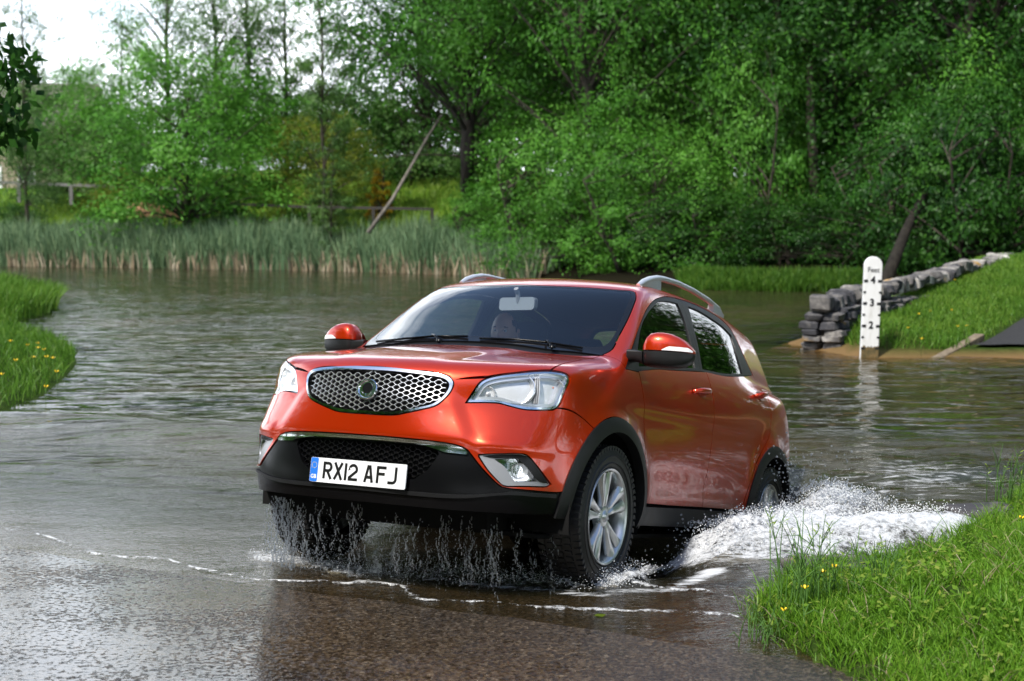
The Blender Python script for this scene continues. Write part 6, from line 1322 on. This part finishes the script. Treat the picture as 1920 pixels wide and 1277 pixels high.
n = 2600; u = R.random(n); pts = np.array([(1.1, 7.55), (1.4, 7.9), (1.75, 8.25), (2.05, 8.75), (2.3, 7.85)]); ii = R.integers(0, 4, n); q = pts[ii] + (pts[ii + 1] - pts[ii]) * u[:, None] + R.normal(size=(n, 2)) * .16; zz = hrear(q[:, 0], q[:, 1]) + np.abs(R.normal(0, .024, n))
drops('spray', np.stack([q[:, 0], q[:, 1], zz], 1), R.uniform(.002, .007, n), m_foam if False else m_drop, 'spray droplets flying off the breaking wave at the rear wheel')
m_fd = mat('spray_white', (.80, .82, .84), .3)
n = 5200; u = R.random(n); pts = np.array([(1.0, 7.45), (1.4, 7.85), (1.78, 8.25), (2.1, 8.75), (2.35, 7.85), (1.5, 7.5)]); ii = R.integers(0, 5, n); q = pts[ii] + (pts[ii + 1] - pts[ii]) * u[:, None] + R.normal(size=(n, 2)) * .13; zz = hrear(q[:, 0], q[:, 1]) + water_z(q[:, 0], q[:, 1]) * .8 + np.abs(R.normal(0, .022, n))
drops('spray', np.stack([q[:, 0], q[:, 1], zz], 1), R.uniform(.0012, .0036, n), m_fd, 'fine white froth beads jumping off the breaking wave')
# spray kicked up against the rear wheel itself
n = 170; c = car2w([-2.60, 1.02, .32]); P = c + R.normal(size=(n, 3)) * [.20, .12, .07]; P[:, 2] = np.abs(P[:, 2] + .02) ; drops('spray', P, R.uniform(.002, .008, n), m_drop, 'spray droplets around the rear wheel')
# thin sheet of lapping water and its white lip at the shoreline
def lip(name, label, pts, w, seed):
    p = np.array([wp for wp in pts], float); e = np.vstack([2 * p[0] - p[1], p, 2 * p[-1] - p[-2]]); Q = []
    for i in range(1, len(e) - 2):
        t = np.arange(40)[:, None] / 40; a, b, c, d = e[i - 1], e[i], e[i + 1], e[i + 2]; Q.append(.5 * (2 * b + (c - a) * t + (2 * a - 5 * b + 4 * c - d) * t * t + (3 * b - a - 3 * c + d) * t ** 3))
    Q = np.vstack(Q); s = np.arange(len(Q)) * .05; Q = Q + np.stack([.012 * fbm(s * 2, s * 0, 3, seed), .035 * fbm(s * 1.4, s * 0 + 3, 4, seed + 1)], 1); ww = w * (.55 + .9 * np.clip(fbm(s * 1.1, s * 0, 3, seed + 2) + .4, 0, 1.2)); n = len(Q); prof = [(-.5, .0), (-.3, .006), (0, .009), (.35, .006), (1.0, .002), (2.6, 0.0)]; T = np.gradient(Q, axis=0); T /= np.linalg.norm(T, axis=1)[:, None]; Nn = np.stack([-T[:, 1], T[:, 0]], 1); Nn *= np.sign(Nn[:, 1:2]); V = []; fo = []
    for (o, h), f in zip(prof, (.30, .46, .48, .40, .33, .15)):
        q = Q + Nn * (o * ww)[:, None]; V.append(np.stack([q[:, 0], q[:, 1], np.maximum(road_z(q[:, 0], q[:, 1]) + .006, .002) + h * (.6 + ww / w * .4)], 1)); fo.append(f + .30 * fbm(s * 2.2, s * 0 + o, 3, seed + 3))
    V = np.vstack(V); k = len(prof); F = np.concatenate([np.stack([np.arange(n - 1) + j * n, np.arange(1, n) + j * n, np.arange(1, n) + (j + 1) * n, np.arange(n - 1) + (j + 1) * n], 1) for j in range(k - 1)])
    return tag(mk(name, V, F, m_foam, attrs={'foam': np.concatenate(fo)}), label, 'foam', kind='stuff')
def w0(px, py): Yd = 2667 * CAM_H / (py - 437) * 1.0; p = at(px, py, Yd); p2 = at(px, py, 10.0); k = CAM_H / (CAM_H - p2[2]); p = np.array([0, 0, CAM_H]) + (p2 - [0, 0, CAM_H]) * k; return p[:2]
SH = ((-60, 985), (60, 1000), (150, 1030), (210, 1042), (320, 1052), (400, 1074), (490, 1090), (620, 1094), (742, 1097), (768, 1118), (800, 1127), (900, 1130), (1010, 1141), (1150, 1146), (1260, 1148), (1390, 1156))
lip('foam_line', 'white foam line along the very edge of the water on the road', [w0(*q) for q in SH], .030, 4)
lip('foam_line', 'short foam ripple beside the near front wheel', [w0(*q) for q in ((1180, 1092), (1240, 1104), (1330, 1112), (1395, 1130))], .03, 14)
# churned foam at the feet of the front wheels and under the bumper
def hfront(X, Y): return (.034 + .060 * ridge(X, Y, WH_, .14)) * np.clip(.4 + fbm(X * 9, Y * 9, 4, 71), 0, 1.4)
WH_ = [tuple(w0(1010, 1082)), tuple(w0(1090, 1096)), tuple(w0(1160, 1092)), tuple(w0(1205, 1070))]
FR_ = [tuple(w0(*q)) for q in ((505, 1045), (560, 1052), (650, 1068), (740, 1078), (860, 1072), (960, 1090), (1050, 1082), (1130, 1090), (1185, 1075))]
wave('churned_foam', 'churned white water under the front bumper', -1.8, 1.3, 6.3, 8.3, .012, lambda X, Y: hfront(X, Y) * np.clip(ridge(X, Y, FR_, .20) + ridge(X, Y, WH_, .18), 0, 1), lambda X, Y, H_: np.maximum(.52 * ridge(X, Y, FR_, .17), .60 * ridge(X, Y, WH_, .15)) + .14 * fbm(X * 3.5, Y * 5, 3, 9) * ridge(X, Y, FR_, .3))
n = 1500; ii = R.integers(0, len(FR_) - 1, n); A_ = np.array(FR_); q = A_[ii] + (A_[ii + 1] - A_[ii]) * R.random((n, 1)) + R.normal(size=(n, 2)) * [.05, .07]; drops('spray', np.stack([q[:, 0], q[:, 1], np.abs(R.normal(0, .035, n))], 1), R.uniform(.0015, .0045, n), m_drop, 'small droplets jumping off the water under the bumper')
n = 2600; A_ = np.array(WH_ * 2 + FR_[:8]); ii = R.integers(0, len(A_) - 1, n); ii = np.where(np.isin(ii, (3, 7)), 1, ii); q = A_[ii] + (A_[ii + 1] - A_[ii]) * R.random((n, 1)) + R.normal(size=(n, 2)) * .055
drops('spray', np.stack([q[:, 0], q[:, 1], np.abs(R.normal(.02, .030, n))], 1), R.uniform(.0010, .0030, n), m_fd, 'fine white froth round the feet of the front wheels')
# water running off the bumper: broken strings of drops, thin sheets at the far wheel
P = []; rad = []; st = []
def stream(yc, zc0, x_c, L_, k, r, wob, tip=0):
    t0 = car2w([x_c, yc, zc0]); off = np.zeros(2); a = R.uniform(0, 6)
    for j in range(k):
        f = (j + R.random() * .6) / k; off = off + R.normal(size=2) * wob * .5; p = t0 + np.array([*(R.normal(size=2) * .004), 0]) + np.array([off[0] + .012 * math.sin(a + f * 7), off[1], -L_ * f]); P.append(p); rad.append(r * R.uniform(.35, 1.15)); st.append(np.array([R.normal() * .2, 0, R.uniform(0, 1.0) if R.random() < .6 else R.uniform(1.5, 4.0)]))
def xb(y): return .80 - .34 * y * y - .1 * abs(y) ** 5
for y in np.concatenate([R.uniform(-.72, .74, 58), R.normal(.55, .10, 9)]):
    h0 = R.uniform(.24, .315); L_ = R.uniform(.18, .33); stream(y, h0, xb(y) - R.uniform(0, .12), min(L_, car2w([xb(y), y, h0])[2] - .0), R.integers(14, 40), .0032, .0028)
for y in np.linspace(-.76, -.52, 16): stream(y + R.normal() * .008, .30, xb(y) - .10, car2w([xb(y) - .1, y, .30])[2], 46, .0036, .0022)
for y in R.uniform(.62, .80, 12): stream(y, R.uniform(.12, .28), .38 + R.normal() * .03, R.uniform(.08, .22), 12, .0030, .004)
drops('dripping_water', np.array(P), np.array(rad), m_drop, 'strings of water dripping off the front bumper', np.array(st))
n = 1700; y = R.uniform(-.55, .45, n); P = car2w(np.stack([.35 + R.normal(0, .10, n), y, np.zeros(n)], 1)); P[:, 2] = np.abs(R.normal(0, .12, n)) * (1 - .5 * np.abs(y + .12)); drops('spray', P, R.uniform(.0012, .0040, n), m_drop, 'fine spray hanging behind the dripping water under the bumper')
def curtain(label, y0, y1, x, zt, seed, dens):
    ny, nz = 90, 44; yy, tt_ = np.meshgrid(np.linspace(y0, y1, ny), np.linspace(0, 1, nz)); Pc = car2w(np.stack([x + .03 * fbm(yy * 8, tt_ * 3, 3, seed), yy, zt * (1 - tt_)], -1).reshape(-1, 3)).reshape(nz, ny, 3); base_z = np.linspace(1, 0, nz)[:, None]; Pc[..., 2] = base_z * Pc[0, :, 2][None] + .004
    fo = dens + .30 * fbm(yy * 26, tt_ * 2.2, 4, seed + 1) + .12 * tt_ - .25 * ss(.25, 0, np.minimum(yy - y0, y1 - yy)) - .3 * ss(.12, 0, tt_)
    return tag(mk('water_curtain', Pc.reshape(-1, 3), gridfaces(nz, ny), m_foam, attrs={'foam': fo.ravel()}), label, 'splash', kind='stuff')
curtain('thin broken curtain of water falling over the far front wheel', -.78, -.50, .70, .27, 31, .33)
curtain('grey curtain of spray below the number plate', -.40, .22, .40, .20, 35, .30)
# ------------------------------------------------------------------ driver
m_skin = mat('skin', (.58, .35, .27), .5); P_(m_skin).inputs['Subsurface Weight'].default_value = .1; m_hair = mat('cropped_hair', (.035, .026, .02), .8); m_shirt = mat('dark_shirt', (.02, .024, .035), .85); m_eye = mat('eye_white', (.6, .58, .55), .3); m_iris = mat('iris_dark', (.02, .015, .01), .2)
pe = empty('person', 'balding man in a dark shirt at the wheel, looking ahead through the windscreen', 'person', mw=MW)
HC = np.array([-1.14, -.37, 1.358])                 # head centre in car space, facing forward and slightly to the left
# body: one skinned surface (head added below in the same mesh)
J = {'pelvis': (-1.16, -.37, .80), 'belly': (-1.22, -.37, .93), 'chest': (-1.26, -.37, 1.07), 'neck': (-1.20, -.37, 1.19), 'skull': (-1.135, -.37, 1.27),
     'shL': (-1.24, -.19, 1.10), 'elL': (-1.02, -.13, .94), 'wrL': (-.78, -.22, 1.03), 'shR': (-1.24, -.55, 1.10), 'elR': (-1.02, -.62, .94), 'wrR': (-.78, -.53, 1.03),
     'hipL': (-1.12, -.28, .78), 'knL': (-.70, -.25, .84), 'anL': (-.42, -.26, .52), 'hipR': (-1.12, -.46, .78), 'knR': (-.70, -.50, .84), 'anR': (-.42, -.48, .52)}
RD = {'pelvis': .15, 'belly': .14, 'chest': .15, 'neck': .062, 'skull': .07, 'shL': .075, 'elL': .048, 'wrL': .028, 'shR': .075, 'elR': .048, 'wrR': .028, 'hipL': .095, 'knL': .065, 'anL': .045, 'hipR': .095, 'knR': .065, 'anR': .045}
EG = [('pelvis', 'belly'), ('belly', 'chest'), ('chest', 'neck'), ('neck', 'skull'), ('chest', 'shL'), ('shL', 'elL'), ('elL', 'wrL'), ('chest', 'shR'), ('shR', 'elR'), ('elR', 'wrR'), ('pelvis', 'hipL'), ('hipL', 'knL'), ('knL', 'anL'), ('pelvis', 'hipR'), ('hipR', 'knR'), ('knR', 'anR')]
for s, w in ((1, 'wrL'), (-1, 'wrR')):
    W_ = np.array(J[w]); pm = W_ + [.075, .012 * s, .035]; J[w + 'p'] = tuple(pm); RD[w + 'p'] = .026; EG.append((w, w + 'p'))
    for k, (dy, ln_) in enumerate(((-.030, .9), (-.010, 1.0), (.010, .95), (.030, .75))):
        a = pm + np.array([.028, dy, .010]); b = a + np.array([.026 * ln_, 0, -.012]); c = b + np.array([-.004, 0, -.026 * ln_])
        for q, p in (('a', a), ('b', b), ('c', c)): J[f'{w}f{k}{q}'] = tuple(p); RD[f'{w}f{k}{q}'] = .0085
        EG += [(w + 'p', f'{w}f{k}a'), (f'{w}f{k}a', f'{w}f{k}b'), (f'{w}f{k}b', f'{w}f{k}c')]
    a = pm + np.array([.0, -.034 * s, .012]); b = a + np.array([.030, -.008 * s, .008])
    for q, p in (('a', a), ('b', b)): J[f'{w}t{q}'] = tuple(p); RD[f'{w}t{q}'] = .010
    EG += [(w + 'p', f'{w}ta'), (f'{w}ta', f'{w}tb')]
ks = list(J); me = bpy.data.meshes.new('body'); me.from_pydata([J[k] for k in ks], [(ks.index(a), ks.index(b)) for a, b in EG], []); bo = bpy.data.objects.new('body', me); COL.objects.link(bo)
sk = bo.modifiers.new('skin', 'SKIN'); sk.use_smooth_shade = True
for i, k in enumerate(ks): me.skin_vertices[0].data[i].radius = (RD[k], RD[k]); me.skin_vertices[0].data[i].use_root = (k == 'pelvis')
sb = bo.modifiers.new('sub', 'SUBSURF'); sb.levels = sb.render_levels = 1
dg = bpy.context.evaluated_depsgraph_get(); em_ = bo.evaluated_get(dg).to_mesh(); BV = np.array([v.co[:] for v in em_.vertices]); BF = [tuple(p.vertices) for p in em_.polygons]; bo.evaluated_get(dg).to_mesh_clear(); bpy.data.objects.remove(bo)
# head: a sculpted ellipsoid, face along +x
def head(n=72, k=56):
    V = []
    for i in range(k + 1):
        ph = math.pi * i / k; z = math.cos(ph); r = math.sin(ph)
        for j in range(n):
            t = 2 * math.pi * j / n; x, y = r * math.cos(t), r * math.sin(t); g = lambda a, b, s: math.exp(-((a - b) / s) ** 2)
            X = .098 * x; Y = .076 * y; Z = .118 * z
            if z < 0: Y *= 1 - .22 * (-z) ** 1.5; X *= (1 - .05 * (-z)) if x > 0 else (1 - .30 * (-z))
            if x > 0:
                f = max(0, x)
                X += .026 * g(y, 0, .17) * g(z, -.18, .16) * f + .010 * g(y, 0, .12) * g(z, .04, .22) * f        # nose
                X += .007 * g(z, .16, .08) * g(abs(y), .32, .25) * f - .011 * g(abs(y), .40, .17) * g(z, .03, .10) * f        # brow, eye sockets
                X += .006 * g(z, -.44, .05) * g(y, 0, .28) * f - .004 * g(z, -.49, .022) * g(y, 0, .26) * f + .006 * g(z, -.55, .05) * g(y, 0, .25) * f + .010 * g(z, -.80, .14) * g(y, 0, .3) * f
                Y += math.copysign(.004, y) * g(z, -.12, .14) * g(abs(y), .75, .2)
            V.append((X, Y, Z))
    F = [(i * n + j, i * n + (j + 1) % n, (i + 1) * n + (j + 1) % n, (i + 1) * n + j) for i in range(k) for j in range(n)]
    return np.array(V), F
yaw, pit = math.radians(10), math.radians(4); RH = np.array(Matrix.Rotation(yaw, 3, 'Z') @ Matrix.Rotation(pit, 3, 'Y'))
HV, HF = head(); hv = HV @ RH.T + HC; nb_ = len(BV); AV = np.vstack([BV, hv]); AF = BF + [tuple(nb_ + i for i in f) for f in HF]
for s in (-1, 1):                                   # ears, in the same mesh
    e0 = len(AV); ev_ = []
    for i in range(9):
        for j in range(14):
            t = 2 * math.pi * j / 14; q = math.sin(math.pi * (i + .5) / 9); ev_.append((-.012 + .020 * q * math.cos(t) - .006, s * (.074 + .010 * math.cos(math.pi * (i + .5) / 9) + .008 * (math.cos(t) < 0)), -.008 + .034 * q * math.sin(t)))
    AV = np.vstack([AV, np.array(ev_) @ RH.T + HC]); AF += [(e0 + i * 14 + j, e0 + i * 14 + (j + 1) % 14, e0 + (i + 1) * 14 + (j + 1) % 14, e0 + (i + 1) * 14 + j) for i in range(8) for j in range(14)]
hb_ = mk('body', AV, AF, m_skin, pe)
bm = bmesh.new(); bm.from_mesh(hb_.data); bmesh.ops.recalc_face_normals(bm, faces=bm.faces); bm.to_mesh(hb_.data); bm.free()
# cropped hair round a bald crown
fr_ = []
hn = HV / np.array([.098, .076, .118])
keep = lambda v: (v[0] < .48 and v[2] > -.30 and not (v[2] > .78 and v[0] > -.05) and not (v[0] > .05 and v[2] < -.02) and (v[0] < .18 or v[2] > .25) and not (v[2] > .62 and v[0] > .02 and abs(v[1]) < .75)) or (v[0] < -.15 and v[2] > -.45)
F2 = [f for f in HF if all(keep(hn[i]) for i in f)]; mk('hair', HV * 1.035 @ RH.T + HC, F2, m_hair, pe)
for s in (-1, 1):
    e = MB(); e.lathe([(0, .010), (.007, .007), (.010, 0), (.007, -.007), (0, -.010)], 14); ec_ = np.array([.082, s * .031, .004]); ey = mk('eye', (np.array(e.v) + ec_) @ RH.T + HC, e.f, m_eye, pe)
    e = MB(); e.lathe([(0, .0012), (.005, 0)], 12, (0, 0, 0), 'x'); mk('iris', (np.array(e.v) + ec_ + [.0095, .001, -.001]) @ RH.T + HC, e.f, m_iris, ey)
    e = MB(); e.tube(np.array([(.088, s * .014, .021), (.091, s * .030, .026), (.082, s * .048, .022)]) @ RH.T + HC, [.003, .004, .002], 6); e.build('eyebrow', m_hair, pe)
# shirt: the torso and sleeves of the body, grown a little
bvn = np.zeros_like(BV)
for f in BF:
    a = np.cross(BV[f[1]] - BV[f[0]], BV[f[2]] - BV[f[0]])
    for i in f: bvn[i] += a
bvn /= np.linalg.norm(bvn, axis=1)[:, None] + 1e-9
inn = lambda p: (p[2] < 1.185 and p[0] < -.86 and not (p[0] > -1.0 and p[2] < .88))
F3 = [f for f in BF if all(inn(BV[i]) for i in f)]; mk('shirt', BV + bvn * .012, F3, m_shirt, pe)
F4 = [f for f in BF if all(BV[i][2] < .93 and BV[i][0] > -1.3 for i in f)]; mk('trousers', BV + bvn * .010, F4, m_int, pe)
